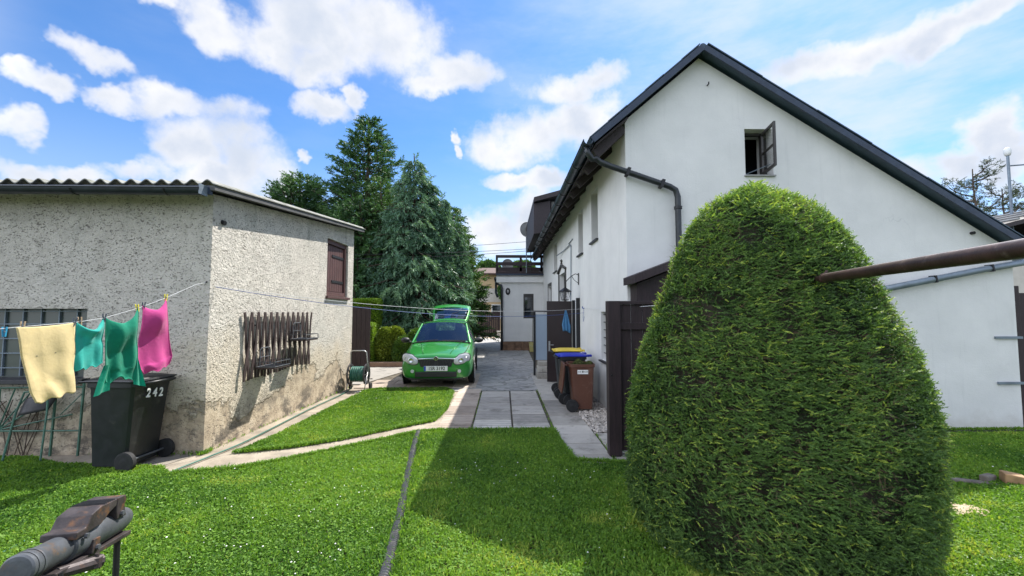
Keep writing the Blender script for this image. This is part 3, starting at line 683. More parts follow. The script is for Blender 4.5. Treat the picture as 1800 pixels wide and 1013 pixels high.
mb = MB()
for p in ((1.8, 6.05, 3.737), (2.3, 6.06, 3.57)): mb.bar((p[0]-.02, p[1], p[2]+.007), (p[0]+.02, p[1], p[2]-.007), .115, .115)
for z in (3.2, 2.2, 1.2): mb.cyl((2.53, 6.06, z), (2.53, 6.06, z+.04), .056, 12)
mb.build_each('pipe_clamp', M['iron'], dp)
# gable window, sash thrown open
gwf = MB()
for a, b in (((3.59, 3.74), (3.625, 4.44)), ((3.93, 3.74), (4.01, 4.44)), ((3.625, 4.405), (3.93, 4.44)), ((3.625, 3.74), (3.93, 3.775))): gwf.b2((a[0], GY+.15, a[1]), (b[0], GY+.21, b[1]))
gwo = gwf.build('window', M['frame'], house, bevel=.003)
mb = MB(); mb.b2((3.57, GY-.035, 3.715), (4.03, GY+.15, 3.738)); mb.build('sill', M['sill'], gwo, bevel=.003)
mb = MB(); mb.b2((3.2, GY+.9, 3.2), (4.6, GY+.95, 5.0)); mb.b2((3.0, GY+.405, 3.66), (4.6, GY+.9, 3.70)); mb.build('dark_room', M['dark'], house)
def sash(parent, hinge, ang, w_, z0, z1, rails, mat, glass):
    d = Vector((math.cos(ang), math.sin(ang), 0)); h = Vector(hinge); f = .042; mb = MB(); t = .03
    L = lambda s, z: h+d*s+Vector((0, 0, z))
    mb.bar(L(f/2, z0), L(f/2, z1), t, f, up=d); mb.bar(L(w_-f/2, z0), L(w_-f/2, z1), t, f, up=d)
    for z in [z0+f/2, z1-f/2]+rails: mb.bar(L(f, z), L(w_-f, z), t-.002, f if z in (z0+f/2, z1-f/2) else .026)
    o = mb.build('sash', mat, parent, bevel=.002)
    mb = MB(); mb.bar(L(f*.8, (z0+z1)/2), L(w_-f*.8, (z0+z1)/2), .004, z1-z0-f); mb.build('pane', glass, o); return o
sash(gwo, (3.915, GY+.12, 0), R(-90-11), .47, 3.77, 4.41, [4.09], M['frame'], M['clear'])
mb = MB(); mb.tube([(3.64, GY+.12, 3.78), (3.96, GY-.02, 3.90)], .006, 5); mb.build('stay', M['galv'], gwo)
# long wall windows
for i, (a, b, c, d) in enumerate(lw):
    mb = MB(); x = HX+.14; f = .05
    mb.b2((x, a, b), (x+.05, a+f, d)); mb.b2((x, c-f, b), (x+.05, c, d)); mb.b2((x, a+f, b), (x+.05, c-f, b+f)); mb.b2((x, a+f, d-f), (x+.05, c-f, d))
    mb.b2((x+.002, (a+c)/2-.02, b+f), (x+.048, (a+c)/2+.02, d-f))
    o = mb.build('window', M['frame'], house)
    mb = MB(); mb.b2((x+.02, a+.03, b+.03), (x+.03, c-.03, d-.03)); mb.build('pane', M['glass'], o)
    mb = MB(); mb.b2((HX-.05, a-.03, b-.035), (HX+.14, c+.03, b-.003)); mb.build('sill', M['slate'] if i else M['slate'], o)
    if i in (0,):
        mb = MB()
        for z in np.arange(b+.12, d, .14): mb.tube([(HX+.05, a, z), (HX+.05, c, z)], .008, 5)
        mb.build('grille', M['iron'], o)
# ornate surrounds (arched hood over entrance window)
mb = MB(); mb.b2((HX-.03, 12.14, 1.85), (HX-.001, 12.28, 2.95)); mb.b2((HX-.03, 13.62, 1.85), (HX-.001, 13.76, 2.95)); mb.bar((HX-.03, 12.1, 2.97), (HX-.03, 12.95, 3.15), .07, .06); mb.bar((HX-.03, 12.95, 3.15), (HX-.03, 13.8, 2.97), .07, .06)
mb.lathe((HX-.03, 12.95, 3.18), [(0, 0), (.04, .01), (.02, .06), (.045, .11), (0, .16)], 10)
mb.build('window_surround', M['frame'], house, bevel=.004)
mb = MB(); mb.b2((HX-.02, 15.9, 1.6), (HX-.001, 15.98, 2.8)); mb.b2((HX-.02, 17.02, 1.6), (HX-.001, 17.1, 2.8)); mb.b2((HX-.02, 15.88, 2.72), (HX-.0015, 17.12, 2.84)); mb.build('window_surround', M['frame'], house)
# slim grey conduit on the wall, cable along it
mb = MB(); pts = [(HX-.03, 11.2, 1.95), (HX-.03, 11.12, 2.7), (HX-.03, 11.08, 3.35)]+[(HX-.03, 11.08+.16*(1-math.cos(a)), 3.35+.16*math.sin(a)) for a in [R(k) for k in (20, 45, 70, 90)]]+[(HX-.03, 12.6, 3.52), (HX-.12, 13.4, 3.5)]
mb.tube(pts, .014, 6); mb.tube([(HX-.02, 10.9, 3.6), (HX-.02, 11.6, 3.58)], .012, 6); mb.build('conduit', M['galv'], house)
# sloping grey downpipe across the gable, right side
mb = MB(); mb.tube([(5.30, 6.06, 2.0), (7.0, 6.06, 2.33), (7.70, 6.06, 2.45), (7.78, 6.10, 2.50), (7.80, 6.4, 2.52)], .046, 12); gp = mb.build('grey_pipe', M['galv'], house, smooth=True)
mb = MB()
for x in (6.25, 7.1): mb.bar((x-.012, 6.06, 2.185+(x-6.25)*.19), (x+.012, 6.06, 2.19+(x-6.25)*.19), .105, .105)
mb.build_each('pipe_clamp', M['iron'], gp)
mb = MB(); mb.tube([(6.95, 6.15, 2.88), (6.95, 6.10, 2.88)], .022, 8); mb.tube([(3.05, 6.15, 5.1), (3.05, 6.1, 5.1), (3.05, 6.1, 5.13)], .010, 6); mb.build_each('wall_hook', M['iron'], house)
mb = MB()
for z in (1.32, .66): mb.b2((7.2, 6.12, z), (7.6, 6.149, z+.035))
mb.build_each('gate_hinge', M['galv'], house)
# dormer storey further back, boarded, dark overhanging roof
dm = MB(); dm.b2((1.62, 14.2, 4.35), (6.5, 18.6, 5.45)); dmo = dm.build('dormer', M['skirt'], house)
mb = MB(); mb.plate((1.0, 13.75, 5.33), (1, 0, 0), (0, 0, 1), (0, 1, 0), [(0, 0), (1.1, .30), (3.5, .85), (3.5, 1.0), (1.1, .46), (0, .15)], [], 5.4); mb.build('dormer_roof', M['soffit'], dmo)
mb = MB(); mb.plate((0, 18.4, 0), (1, 0, 0), (0, 0, 1), (0, -1, 0), [(1.0, 4.3), (1.55, 4.35), (1.55, 5.4), (1.0, 5.3)], [], 4.5); mb.build('dormer_side_board', M['soffit'], dmo)
# ================================================================== ANNEX + BALCONY
ax = thing('annex', 'low flat roofed white annex with terrace on top, beyond the green car', 'annex', (-.35, 19.2, 0))
AY = 19.2; AX0, AX1 = -.12, 1.84
mb = MB(); mb.plate((0, AY, 0), (1, 0, 0), (0, 0, 1), (0, 1, 0), [(AX0, .42), (AX1, .42), (AX1, 3.3), (AX0, 3.3)], [[(.90, 1.45), (1.36, 1.45), (1.36, 2.55), (.90, 2.55)]], .3)
mb.b2((AX0, AY+.301, .42), (AX0+.3, AY+6, 3.3)); mb.build('wall', WHITE, ax)
mb = MB()
x = AX0-.03
while x < AX1-.05:
    for k in range(3): mb.b2((x+.01, AY-.04+random.uniform(-.01, .01), .0+k*.14), (x+random.uniform(.25, .33), AY+.3, .13+k*.14))
    x += .34
mb.b2((AX0+.02, AY+.02, 0), (AX1, AY+.29, .41)); mb.build('plinth', M['stone'], ax, bevel=.008)
mb = MB(); mb.b2((AX0-.2, AY-.12, 3.06), (AX1+.1, AY-.02, 3.30)); mb.b2((AX0-.2, AY-.02, 3.301), (AX1+1, AY+6, 3.38)); mb.build('fascia', WHITE, ax)
mb = MB(); mb.b2((AX0-.22, AY-.16, 3.385), (AX1+.1, AY+6, 3.45)); mb.build('roof_edge', M['barge'], ax)
mb = MB()
for a, b in (((.90, 1.45), (.96, 2.55)), ((1.30, 1.45), (1.36, 2.55)), ((.96, 2.40), (1.30, 2.55)), ((.96, 1.45), (1.30, 1.52))): mb.b2((a[0], AY+.03, a[1]), (b[0], AY+.10, b[1]))
wn = mb.build('window', M['frame'], ax); mb = MB(); mb.b2((.95, AY+.07, 1.5), (1.31, AY+.08, 2.41)); mb.build('pane', M['glass'], wn)
mb = MB(); mb.lathe((.20, AY-.02, 2.66), [(0, -.02), (.10, -.02), (.13, 0), (.13, .02), (0, .02)], 20, 'Y')
for i, v in enumerate(mb.v): mb.v[i] = (.20+(v[0]-.20)*.85, v[1], 2.66+(v[2]-2.66)*1.25)
pl = mb.build('oval_plaque', M['iron'], ax); text_mesh('0', .17, M['paintwhite'], pl, (.20, AY-.045, 2.66), (1, 0, 0), (0, 0, 1), 'plaque_mark', sx_=.8)
mb = MB(); mb.tube([(AX0-.22, AY+.1, 3.1), (AX0-.2, AY, 3.02), (AX0+.02, AY-.08, 2.92), (AX0+.05, AY-.08, 2.8), (AX0+.05, AY-.08, .05)], .05, 10); mb.build('downpipe', M['blackpipe'], ax, smooth=True)
mb = MB(); mb.tube([(AX0-.22, AY+3, 3.25), (AX0-.22, AY-.1, 3.22)], .09, 10); mb.tube([(AX0-.22, AY+.2, 3.2), (AX0-.22, AY+.1, 2.6), (AX0-.14, AY+.05, 2.4)], .05, 8); mb.build('gutter', M['darkmetal'], ax, smooth=True)
bal = thing('balcony_railing', 'dark wooden terrace railing on top of the flat roofed annex', 'railing', (-.3, 19.1, 3.45))
mb = MB()
for z0, z1 in ((4.17, 4.30), (3.83, 3.98)): mb.b2((-.34, 19.1, z0), (1.9, 19.16, z1)); mb.b2((-.34, 19.165, z0), (-.28, 24, z1))
mb.b2((-.34, 19.1, 3.451), (1.9, 19.16, 3.56)); mb.build('rail', M['brown'], bal, bevel=.005)
for x in (-.30, .78, 1.72):
    mb = MB(); mb.b2((x-.05, 19.165, 3.451), (x+.05, 19.26, 4.30)); mb.build('post', M['brown'], bal)
mb = MB(); mb.b2((-.28, 19.165, 3.57), (1.9, 19.19, 3.74)); mb.build('kick_board', M['brown'], bal)
tb = thing('terrace_table', 'dark folded table standing behind the terrace railing', 'table', (1.0, 20.4, 3.45))
mb = MB(); mb.lathe((1.0, 20.4, 4.0), [(0, 0), (.55, 0), (.55, .04), (0, .04)], 20); mb.build('table_top', M['slate'], tb)
mb = MB(); mb.tube([(.7, 20.4, 3.46), (1.25, 20.4, 4.0)], .02, 6); mb.tube([(1.3, 20.4, 3.46), (.75, 20.4, 4.0)], .02, 6); mb.build_each('leg', M['iron'], tb)
def dish(loc, r_, label, rz, pole_h):
    t = thing('satellite_dish', label, 'satellite dish', loc, rz)
    mb = MB(); mb.lathe((0, 0, pole_h), [(r_*k/6, .10*(k/6)**2*r_*2) for k in range(7)]+[(r_, .2*r_+.01)], 22, 'Y'); 
    for i, v in enumerate(mb.v): mb.v[i] = (v[0], -v[1]+.1, v[2])
    mb.build('reflector', M['sill'], t, smooth=True, local=True)
    mb = MB(); mb.tube([(0, .12, 0), (0, .12, pole_h+.15)], .025, 8); mb.build('mast', M['galv'], t, local=True)
    mb = MB(); mb.tube([(0, .08, pole_h-r_), (0, -.38, pole_h-.1)], .012, 6); mb.box((0, -.40, pole_h-.07), (.06, .1, .06)); mb.build('receiver_arm', M['sill'], t, local=True)
    return t
dish((1.06, 18.75, 3.46), .34, 'grey satellite dish on tall mast under the dormer eaves', R(20), 1.93)
dish((.18, 19.7, 3.46), .27, 'small pale satellite dish low behind the terrace railing', R(-10), .47)
ant = thing('aerial_mast', 'thin aerial pole with short crossbars beside the grey satellite dish', 'aerial', (1.20, 18.6, 3.46))
mb = MB(); mb.tube([(1.20, 18.6, 3.46), (1.20, 18.6, 5.75)], .018, 6); mb.build('mast', M['iron'], ant)
mb = MB()
for z in (5.55, 5.62): mb.tube([(1.08, 18.6, z), (1.32, 18.6, z)], .01, 5)
mb.build_each('crossbar', M['iron'], ant)

# ================================================================== doors, lamp, steps by the long wall
d = thing('brown_metal_door', 'dark brown door opened at right angles to the white wall, blue cloth on it', 'door', (1.80, 10.3, 0))
mb = MB(); mb.b2((1.05, 10.30, .05), (1.66, 10.345, 1.98)); mb.build('door_leaf', M['door'], d, bevel=.004)
mb = MB(); mb.b2((1.665, 10.20, .03), (1.72, 10.36, 2.0)); mb.b2((1.721, 10.0, .03), (1.80, 10.1, 2.05)); mb.build('door_frame', M['iron'], d, bevel=.003)
mb = MB(); mb.b2((1.085, 10.285, .78), (1.125, 10.299, 1.02)); mb.tube([(1.105, 10.29, .93), (1.105, 10.24, .93), (1.20, 10.24, .93)], .010, 6); mb.build('handle', M['alu'], d)
mb = MB(); mb.tube([(1.655, 10.28, .1), (1.655, 10.28, 1.98)], .010, 6); mb.build('trim', M['alu'], d)
sdp = thing('glazed_porch_panel', 'pale blue grey porch door standing open behind the dark brown door', 'door', (.86, 11.4, 0))
mb = MB(); mb.b2((.86, 11.4, .45), (1.75, 11.43, 1.66)); mb.build('panel', M['bluepanel'], sdp)
mb = MB(); mb.b2((.80, 11.38, .05), (.855, 11.45, 1.72)); mb.b2((.80, 11.38, 1.721), (1.78, 11.45, 1.76)); mb.build('frame', M['iron'], sdp)
st = thing('doorstep', 'stacked grey doorsteps under the pale porch door', 'steps', (.9, 11.3, 0))
mb = MB(); mb.b2((.86, 10.9, .02), (1.77, 11.36, .17)); mb.b2((.88, 11.0, .175), (1.77, 11.37, .32)); mb.b2((.9, 11.1, .325), (1.77, 11.375, .44)); mb.build('step', M['slabpath'], st, bevel=.012)
cl = MB(); n = 12; vs = []
for j in range(11):
    t = j/10; wd = .015+.10*min(1, t*1.3)*(1 if t < .8 else 1.2-t*.45)
    for i in range(n+1):
        s = i/n*2-1; vs.append((1.50+s*wd+.02*t, 10.26-.02*math.cos(s*8)*(.4+t), 1.76-t*.50-.06*(s > 0)*t*s))
fs = [(j*(n+1)+i, j*(n+1)+i+1, (j+1)*(n+1)+i+1, (j+1)*(n+1)+i) for j in range(10) for i in range(n)]
cl.add(vs, fs); o = cl.build('door_cloth', mat_cloth('blue_cloth', (.10, .30, .55)), smooth=True); tag(o, 'light blue cloth hanging on the dark brown door', 'cloth')
o.modifiers.new('s', 'SOLIDIFY').thickness = .004
lt = thing('wall_lantern', 'black lantern hanging from a scrolled bracket on the white wall', 'lantern', (1.80, 10.1, 2.1))
mb = MB(); mb.tube([(1.775, 10.05, 2.36), (1.775, 10.05, 2.64)], .014, 6)
mb.tube([(1.77, 10.05, 2.60), (1.70, 10.05, 2.62), (1.60, 10.05, 2.56), (1.50, 10.05, 2.46), (1.46, 10.05, 2.40)], .010, 6); mb.tube([(1.77, 10.05, 2.40), (1.68, 10.05, 2.47), (1.62, 10.05, 2.56)], .007, 6); mb.build('bracket', M['iron'], lt)
mb = MB(); mb.lathe((1.46, 10.05, 0), [(0, 2.34), (.02, 2.33), (.03, 2.29), (.15, 2.21), (.155, 2.19), (.13, 2.185), (0, 2.185)], 6); mb.lathe((1.46, 10.05, 0), [(0, 1.99), (.075, 1.99), (.085, 2.01), (0, 2.012)], 6); mb.tube([(1.46, 10.05, 2.33), (1.46, 10.05, 2.42)], .006, 6)
for k in range(6): a = k*math.pi/3; mb.tube([(1.46+.08*math.cos(a), 10.05+.08*math.sin(a), 2.0), (1.46+.125*math.cos(a), 10.05+.125*math.sin(a), 2.19)], .007, 5)
mb.build('lantern_body', M['iron'], lt)
mb = MB(); mb.lathe((1.46, 10.05, 0), [(.07, 2.015), (.115, 2.184)], 6); mb.build('lantern_glass', M['clear'], lt)
bk = thing('bucket', 'pale yellow bucket by the annex plinth', 'bucket', (1.25, 18.6, 0))
mb = MB(); mb.lathe((1.25, 18.6, .02), [(0, 0), (.11, 0), (.15, .38), (.16, .38), (.16, .40), (.14, .40), (.10, .03), (0, .03)], 16); mb.build('bucket_body', P('pale_yellow_plastic', (.48, .42, .16), .5), bk, smooth=True, auto=40)
mb = MB(); mb.tube([(1.10, 18.6, .40), (1.13, 18.5, .30), (1.25, 18.44, .26), (1.37, 18.5, .30), (1.40, 18.6, .40)], .006, 5); mb.build('handle', M['alu'], bk)
br = MB(); br.tube([(1.25, 18.62, .06), (1.31, 19.1, 1.45)], .013, 6); o = br.build('broom_stick', M['wood']); tag(o, 'thin stick standing in the pale yellow bucket, leaning on the annex', 'stick')

# ================================================================== brown board gate by the topiary, small brown canopy on gable
fg = thing('board_gate', 'tall dark brown board gate beside the clipped spruce', 'gate', (1.24, 5.05, 0))
mb = MB(); mb.b2((1.235, 5.03, .04), (1.385, 5.15, 1.84)); mb.build('post', M['brown'], fg, bevel=.004)
mb = MB(); x = 1.39
while x < 2.65: mb.b2((x, 5.09, .08), (x+.135, 5.115, 1.80)); x += .141
mb.build('board', M['brown'], fg, bevel=.004)
mb = MB(); mb.b2((1.386, 5.062, 1.50), (2.65, 5.089, 1.58)); mb.b2((1.386, 5.062, .30), (2.65, 5.089, .38)); mb.b2((1.386, 5.06, 1.801), (2.65, 5.13, 1.84)); mb.build('cross_rail', M['brown'], fg, bevel=.003)
mb = MB(); mb.b2((1.25, 5.04, .0), (1.37, 5.14, .04)); mb.build('foot', M['iron'], fg)
mb = MB(); mb.lathe((1.27, 5.028, .97), [(0, -.004), (.012, -.004), (.012, .004), (0, .004)], 10, 'Y'); mb.build('latch', M['iron'], fg)
cp = thing('door_canopy', 'small dark brown pent canopy on the gable wall behind the clipped spruce', 'canopy', (1.75, 6.1, 2.1))
mb = MB(); mb.plate((0, 5.62, 0), (1, 0, 0), (0, 0, 1), (0, 1, 0), [(1.74, 2.09), (2.45, 2.36), (3.2, 2.08), (3.2, 2.19), (2.45, 2.47), (1.74, 2.20)], [], .526); mb.build('roof', M['brown'], cp, bevel=.004)
mb = MB(); mb.plate((0, 5.85, 0), (1, 0, 0), (0, 0, 1), (0, 1, 0), [(1.84, 1.84), (3.1, 1.84), (3.1, 2.07), (2.45, 2.33), (1.84, 2.10)], [], .295); mb.build('boarding', M['brown'], cp)

# ================================================================== wheelie bins
def wheelie(name, label, loc, rz, mat, lidmat, w_=.56, dp_=.62, h_=.92, lid='closed', group=None, wheelx=.22):
    t = thing(name, label, 'wheelie bin', loc, rz, group)
    mb = MB(); a, b = w_/2*.80, dp_/2*.74; A, B = w_/2, dp_/2
    prof = [(a, b, .045), (a*1.0, b*1.0, .05), (A*.95, B*.93, h_-.10), (A*.96, B*.95, h_-.075), (A*1.03, B*1.02, h_-.07), (A*1.03, B*1.02, h_-.02), (A*.97, B*.96, h_-.02), (A*.93, B*.92, h_-.08), (a*.9, b*.9, .10)]
    vs = []; nn = 16
    for aa, bb, z in prof:
        for k in range(nn):
            th = 2*math.pi*(k+.5)/nn; cx, cy = math.cos(th), math.sin(th); e = .28
            vs.append((math.copysign(abs(cx)**e, cx)*aa, math.copysign(abs(cy)**e, cy)*bb+(z-.4)*.03, z))
    fs = [(i*nn+k, i*nn+(k+1) % nn, (i+1)*nn+(k+1) % nn, (i+1)*nn+k) for i in range(len(prof)-1) for k in range(nn)]+[tuple(range(nn)), tuple((len(prof)-1)*nn+k for k in range(nn))]
    mb.add(vs, fs, .5); mb.build('body', mat, t, local=True, smooth=True, auto=30)
    # wheels at the back (local +y is the handle side)
    for s in (-1, 1):
        mb = MB(); mb.lathe((s*(A-.02), B*.80, .105), [(0, -.028), (.035, -.03), (.06, -.022), (.085, -.028), (.104, -.022), (.105, .022), (.085, .028), (.06, .022), (.035, .03), (0, .028)], 22, 'X'); wo = mb.build('wheel', M['rubber'], t, local=True, smooth=True, auto=40)
        mb = MB(); mb.lathe((s*(A+.008), B*.80, .105), [(0, 0), (.03, 0), (.03, -s*.004), (0, -s*.004)], 12, 'X'); mb.build('hub', M['binblack'], wo, local=True)
    mb = MB(); mb.tube([(-A+.02, B*.80, .105), (A-.02, B*.80, .105)], .012, 8); mb.build('axle', M['steel'], t, local=True)
    mb = MB(); mb.tube([(-A*.7, B+.02, h_-.05), (-A*.7, B+.075, h_-.035), (A*.7, B+.075, h_-.035), (A*.7, B+.02, h_-.05)], .016, 8); mb.build('handle', mat, t, local=True, smooth=True)
    def lidshape():
        mb = MB(); nn = 12; vs = []
        for j in range(nn+1):
            v = j/nn; y = -B*1.10+v*(2.16*B)
            for i in range(nn+1):
                u = i/nn*2-1; z = .035*(1-abs(u)**4)*(1-abs(2*v-1)**5)+.02*(1-v)*0
                vs.append((u*A*1.06, y, z+.012))
        fs = [(j*(nn+1)+i, j*(nn+1)+i+1, (j+1)*(nn+1)+i+1, (j+1)*(nn+1)+i) for j in range(nn) for i in range(nn)]
        mb.add(vs, fs, .5); return mb
    mb = lidshape(); hinge = Vector((0, B*1.04, h_-.02))
    if lid == 'open':
        m = Matrix.Rotation(R(-264), 3, 'X')
        mb.v = [tuple(hinge+m @ (Vector(v)-Vector((0, B*1.04, 0)))+Vector((0, .10, 0))) for v in mb.v]
    else: mb.v = [(x, y, z+h_-.015) for x, y, z in mb.v]
    lo = mb.build('lid', lidmat, t, local=True, smooth=True); lo.modifiers.new('s', 'SOLIDIFY').thickness = .018
    if lid != 'open':
        mb = MB()
        for s in (-1, 1): mb.box((s*A*.85, -B*1.13, h_+.0), (.09, .07, .035))
        mb.tube([(-A*.8, B*1.12, h_-.01), (A*.8, B*1.12, h_-.01)], .018, 8); mb.build_each('lid_grip', lidmat, lo, local=True)
    return t
bb = wheelie('wheelie_bin', 'black wheelie bin with hand painted house number 242 by the shed wall', (-4.22, 4.97, .01), R(-93), M['binblack'], M['binblack'], .54, .56, .96)
text_mesh('2 4 2', .135, M['paintwhite'], bb, (-.0, .291, .79), (-1, 0, -.10), (0, .12, 1), 'house_number', .002, .004, .78, local=True)
b1 = wheelie('wheelie_bin', 'brown garden waste bin, lid hanging open, heaped with clippings', (1.35, 7.48, .03), R(88), M['binbrown'], M['binbrown'], .48, .45, .82, 'open')
mb = MB(); mb.box((-.224, 0, .67), (.012, .18, .07)); lb = mb.build('label_plate', M['paintwhite'], b1, local=True)
mb = MB(); mb.box((-.2315, .0, .675), (.003, .022, .028)); [mb.box((-.2315, y, .673), (.003, .025, .010)) for y in (-.07, -.035, .04, .07)]; mb.build('label_print', M['iron'], lb, local=True)
b2 = wheelie('wheelie_bin', 'dark bin with blue lid between the brown bin and the yellow lidded bin', (1.30, 8.12, .03), R(92), M['binblack'], M['binblue'], .50, .50, .88)
b3 = wheelie('wheelie_bin', 'dark bin with yellow lid, farthest of the bins by the white wall', (1.30, 8.74, .03), R(89), M['binblack'], M['binyellow'], .50, .50, .92)
n = 2600; a = RNG.uniform(0, 6.28, n); rr = np.sqrt(RNG.random(n)); x = 1.35+rr*np.cos(a)*.21; y = 7.48+rr*np.sin(a)*.21; z = .80+.07*(1-rr**2)*RNG.random(n)+.03*np.sin(x*30)
c0 = np.stack([x, y, z], 1); dv = RNG.normal(0, 1, (n, 3)); dv /= np.linalg.norm(dv, axis=1)[:, None]; dv *= RNG.uniform(.02, .06, (n, 1)); pv = np.cross(dv, RNG.normal(0, 1, (n, 3))); pv /= np.linalg.norm(pv, axis=1)[:, None]; pv *= .005
M['clip'] = mat_leaf('dry_clippings', (.05, .045, .02), (.11, .14, .04), .2, .8)
o = tri_mesh('garden_clippings', np.stack([c0-dv/2, c0+pv, c0+dv/2, c0-pv], 1), M['clip'], RNG.random(n), flat_n=4, kind='stuff')

# ================================================================== trellis and wire racks on the sunny shed wall
def wp(a, z, c): return FR+side*a+nr*c+Vector((0, 0, z))      # a along wall, z up, c out of the wall
tr = thing('wall_trellis', 'dark expanding wooden trellis fixed to the sunny shed wall', 'trellis', tuple(wp(.6, .8, 0)))
n = 12; A0, A1 = .60, 2.52
for fam in (0, 1):
    for i in range(n+(1-fam)*0):
        a = A0+(A1-A0)*(i+.15)/n; sg = 1 if fam else -1; mb = MB(); pts = []
        ln = .13; zz0, zz1 = .80+.02*math.sin(i)+(.0 if i > 3 else -.04), 1.70
        for k in range(7):
            t = k/6; z = zz0+(zz1-zz0)*t; pts.append((a+sg*ln*(t-.5)+.012*math.sin(t*9.4+fam*3.1)+.08, z))
        for k in range(6): mb.bar(wp(*pts[k], .035+.022*fam), wp(pts[k+1][0], pts[k+1][1]+.006, .035+.022*fam), .042, .014, up=tuple(nr))
        mb.build('slat', M['lat'], tr)
mb = MB()
for a in (.9, 2.2):
    for z in (.98, 1.52): mb.cyl(wp(a, z, 0), wp(a, z, .03), .015, 6)
mb.build_each('wall_plug', M['iron'], tr)
def rack(a, z, w_, d_, label, name='wire_rack'):
    t = thing(name, label, 'wire rack', tuple(wp(a, z, .07)), 0, 'wire racks hooked on the trellis'); r_ = .008
    mb = MB(); c = .078; h = .26
    mb.tube([wp(a-w_*.3, z, c), wp(a-w_*.3, z+h-.03, c), wp(a-w_*.3+.03, z+h, c), wp(a+w_*.3-.03, z+h, c), wp(a+w_*.3, z+h-.03, c), wp(a+w_*.3, z, c)], r_, 6)
    mb.tube([wp(a, z, c), wp(a, z+h, c)], r_*.7, 5); mb.tube([wp(a-w_*.3, z+h*.5, c), wp(a+w_*.3, z+h*.5, c)], r_*.7, 5)
    mb.build('back_frame', M['steel'], t)
    mb = MB(); mb.tube([wp(a-w_/2, z, c), wp(a-w_/2, z, c+d_), wp(a+w_/2, z, c+d_), wp(a+w_/2, z, c), wp(a-w_/2, z, c)], r_, 6)
    for k in range(1, 6): u = a-w_/2+w_*k/6; mb.tube([wp(u, z, c), wp(u, z, c+d_)], r_*.6, 5)
    mb.build('shelf', M['steel'], t)
    mb = MB(); mb.tube([wp(a-w_/2, z+.07, c), wp(a-w_/2, z+.07, c+d_), wp(a+w_/2, z+.07, c+d_), wp(a+w_/2, z+.07, c)], r_*.7, 6); mb.tube([wp(a-w_/2, z, c+d_), wp(a-w_/2, z+.07, c+d_)], r_*.7, 5); mb.tube([wp(a+w_/2, z, c+d_), wp(a+w_/2, z+.07, c+d_)], r_*.7, 5); mb.build('guard_rail', M['steel'], t)
    mb = MB(); mb.bar(wp(a-w_/2, z-.018, c+d_*.5), wp(a+w_/2, z-.018, c+d_*.5), d_, .022); mb.build('tray', M['lat'], t)
rack(1.08, .93, .42, .26, 'wire plant rack with wooden tray, lower left on the wooden trellis')
rack(1.98, 1.27, .42, .26, 'wire plant rack with wooden tray, upper right on the wooden trellis')

# ================================================================== washing line, clothes and pegs
LA, LB = Vector((-3.9, 3.4, 0)), Vector((-3.66, 5.15, 0)); LU = (LB-LA).normalized(); LN = Vector((LU.y, -LU.x, 0))
LZ = [(-3.3, 1.75), (-1.2, 1.60), (0, 1.575), (.131, 1.588), (.52, 1.615), (.752, 1.650), (1.077, 1.747), (1.383, 1.864), (1.765, 2.038), (1.9, 2.07)]
def lp(s, z, c=0): return LA+LU*s+LN*c+Vector((0, 0, z))
def lz(s):
    for (a, b), (c, d_) in zip(LZ[:-1], LZ[1:]):
        if a <= s <= c: return b+(d_-b)*(s-a)/(c-a)
    return LZ[-1][1]
mb = MB(); mb.tube([lp(s, z) for s, z in LZ], .0020, 6); tag(mb.build('washing_line', M['cord']), 'white washing line carrying the clothes in front of the shed', 'washing line')
mb = MB(); e = lp(1.9, 2.07); mb.tube([e, e+Vector((0, .03, .02)), e+Vector((0, .25, .02))], .008, 6); tag(mb.build('wall_hook', M['iron']), 'small iron hook on the shaded shed wall holding the white line', 'hook')
def pinterp(pts, t):
    n = len(pts)-1; u = t*n; i = min(int(u), n-1); f = u-i; f = f*f*(3-2*f)*.5+f*.5
    return [pts[i][k]*(1-f)+pts[i+1][k]*f for k in (0, 1)]
def cloth(name, label, cat, L, R_, top, bot, mat, fold, seed, extra=None, neck=None):
    nx, ny = 44, 44; vs = []; r = random.Random(seed); ph = r.uniform(0, 6)
    tl, tr_ = L[0], R_[0]; cs = (tl[0]+tr_[0])/2; sagt = (tl[1]+tr_[1])/2-top[1]; bl, br_ = L[-1], R_[-1]; sagb = (bl[1]+br_[1])/2-bot[1]
    for j in range(ny+1):
        v = j/ny; a, b = pinterp(L, v), pinterp(R_, v)
        for i in range(nx+1):
            u = i/nx; s = a[0]*(1-u)+b[0]*u; z = a[1]*(1-u)+b[1]*u
            z -= (1-abs(2*u-1)**1.6)*(sagt*(1-v)**2+sagb*v**2)
            if neck: z += neck*math.exp(-((u-.5)/.12)**2)*v**8
            z += .012*math.sin(u*17+ph)*v*v
            c = fold*(math.sin(u*7+ph+1.5*v)*(.35+.65*v)*.5+.35*math.sin(u*15+ph*2-2*v)*(.3+.7*v))+fold*1.3*mnoise.noise(Vector((u*3, v*3, seed)))
            c += sagt*.9*math.sin(math.pi*u)*math.exp(-((v-.12)/.14)**2)      # drape pocket under the slack hem
            vs.append(lp(s, z, c))
    fs = [(j*(nx+1)+i, j*(nx+1)+i+1, (j+1)*(nx+1)+i+1, (j+1)*(nx+1)+i) for j in range(ny) for i in range(nx)]
    t = thing(name, label, cat, tuple(lp(cs, 1.2))); mb = MB(); mb.add(vs, fs, .5); o = mb.build('fabric', mat, t, smooth=True)
    o.modifiers.new('s', 'SOLIDIFY').thickness = .005
    # stitched hem as a thin piping along the free edges
    hp = [vs[j*(nx+1)] for j in range(ny+1)]+[vs[ny*(nx+1)+i] for i in range(nx+1)]+[vs[j*(nx+1)+nx] for j in range(ny, -1, -1)]
    mb = MB(); mb.tube(hp, .0045, 5, caps=True); mb.build('hem', mat, t, smooth=True)
    return t, vs
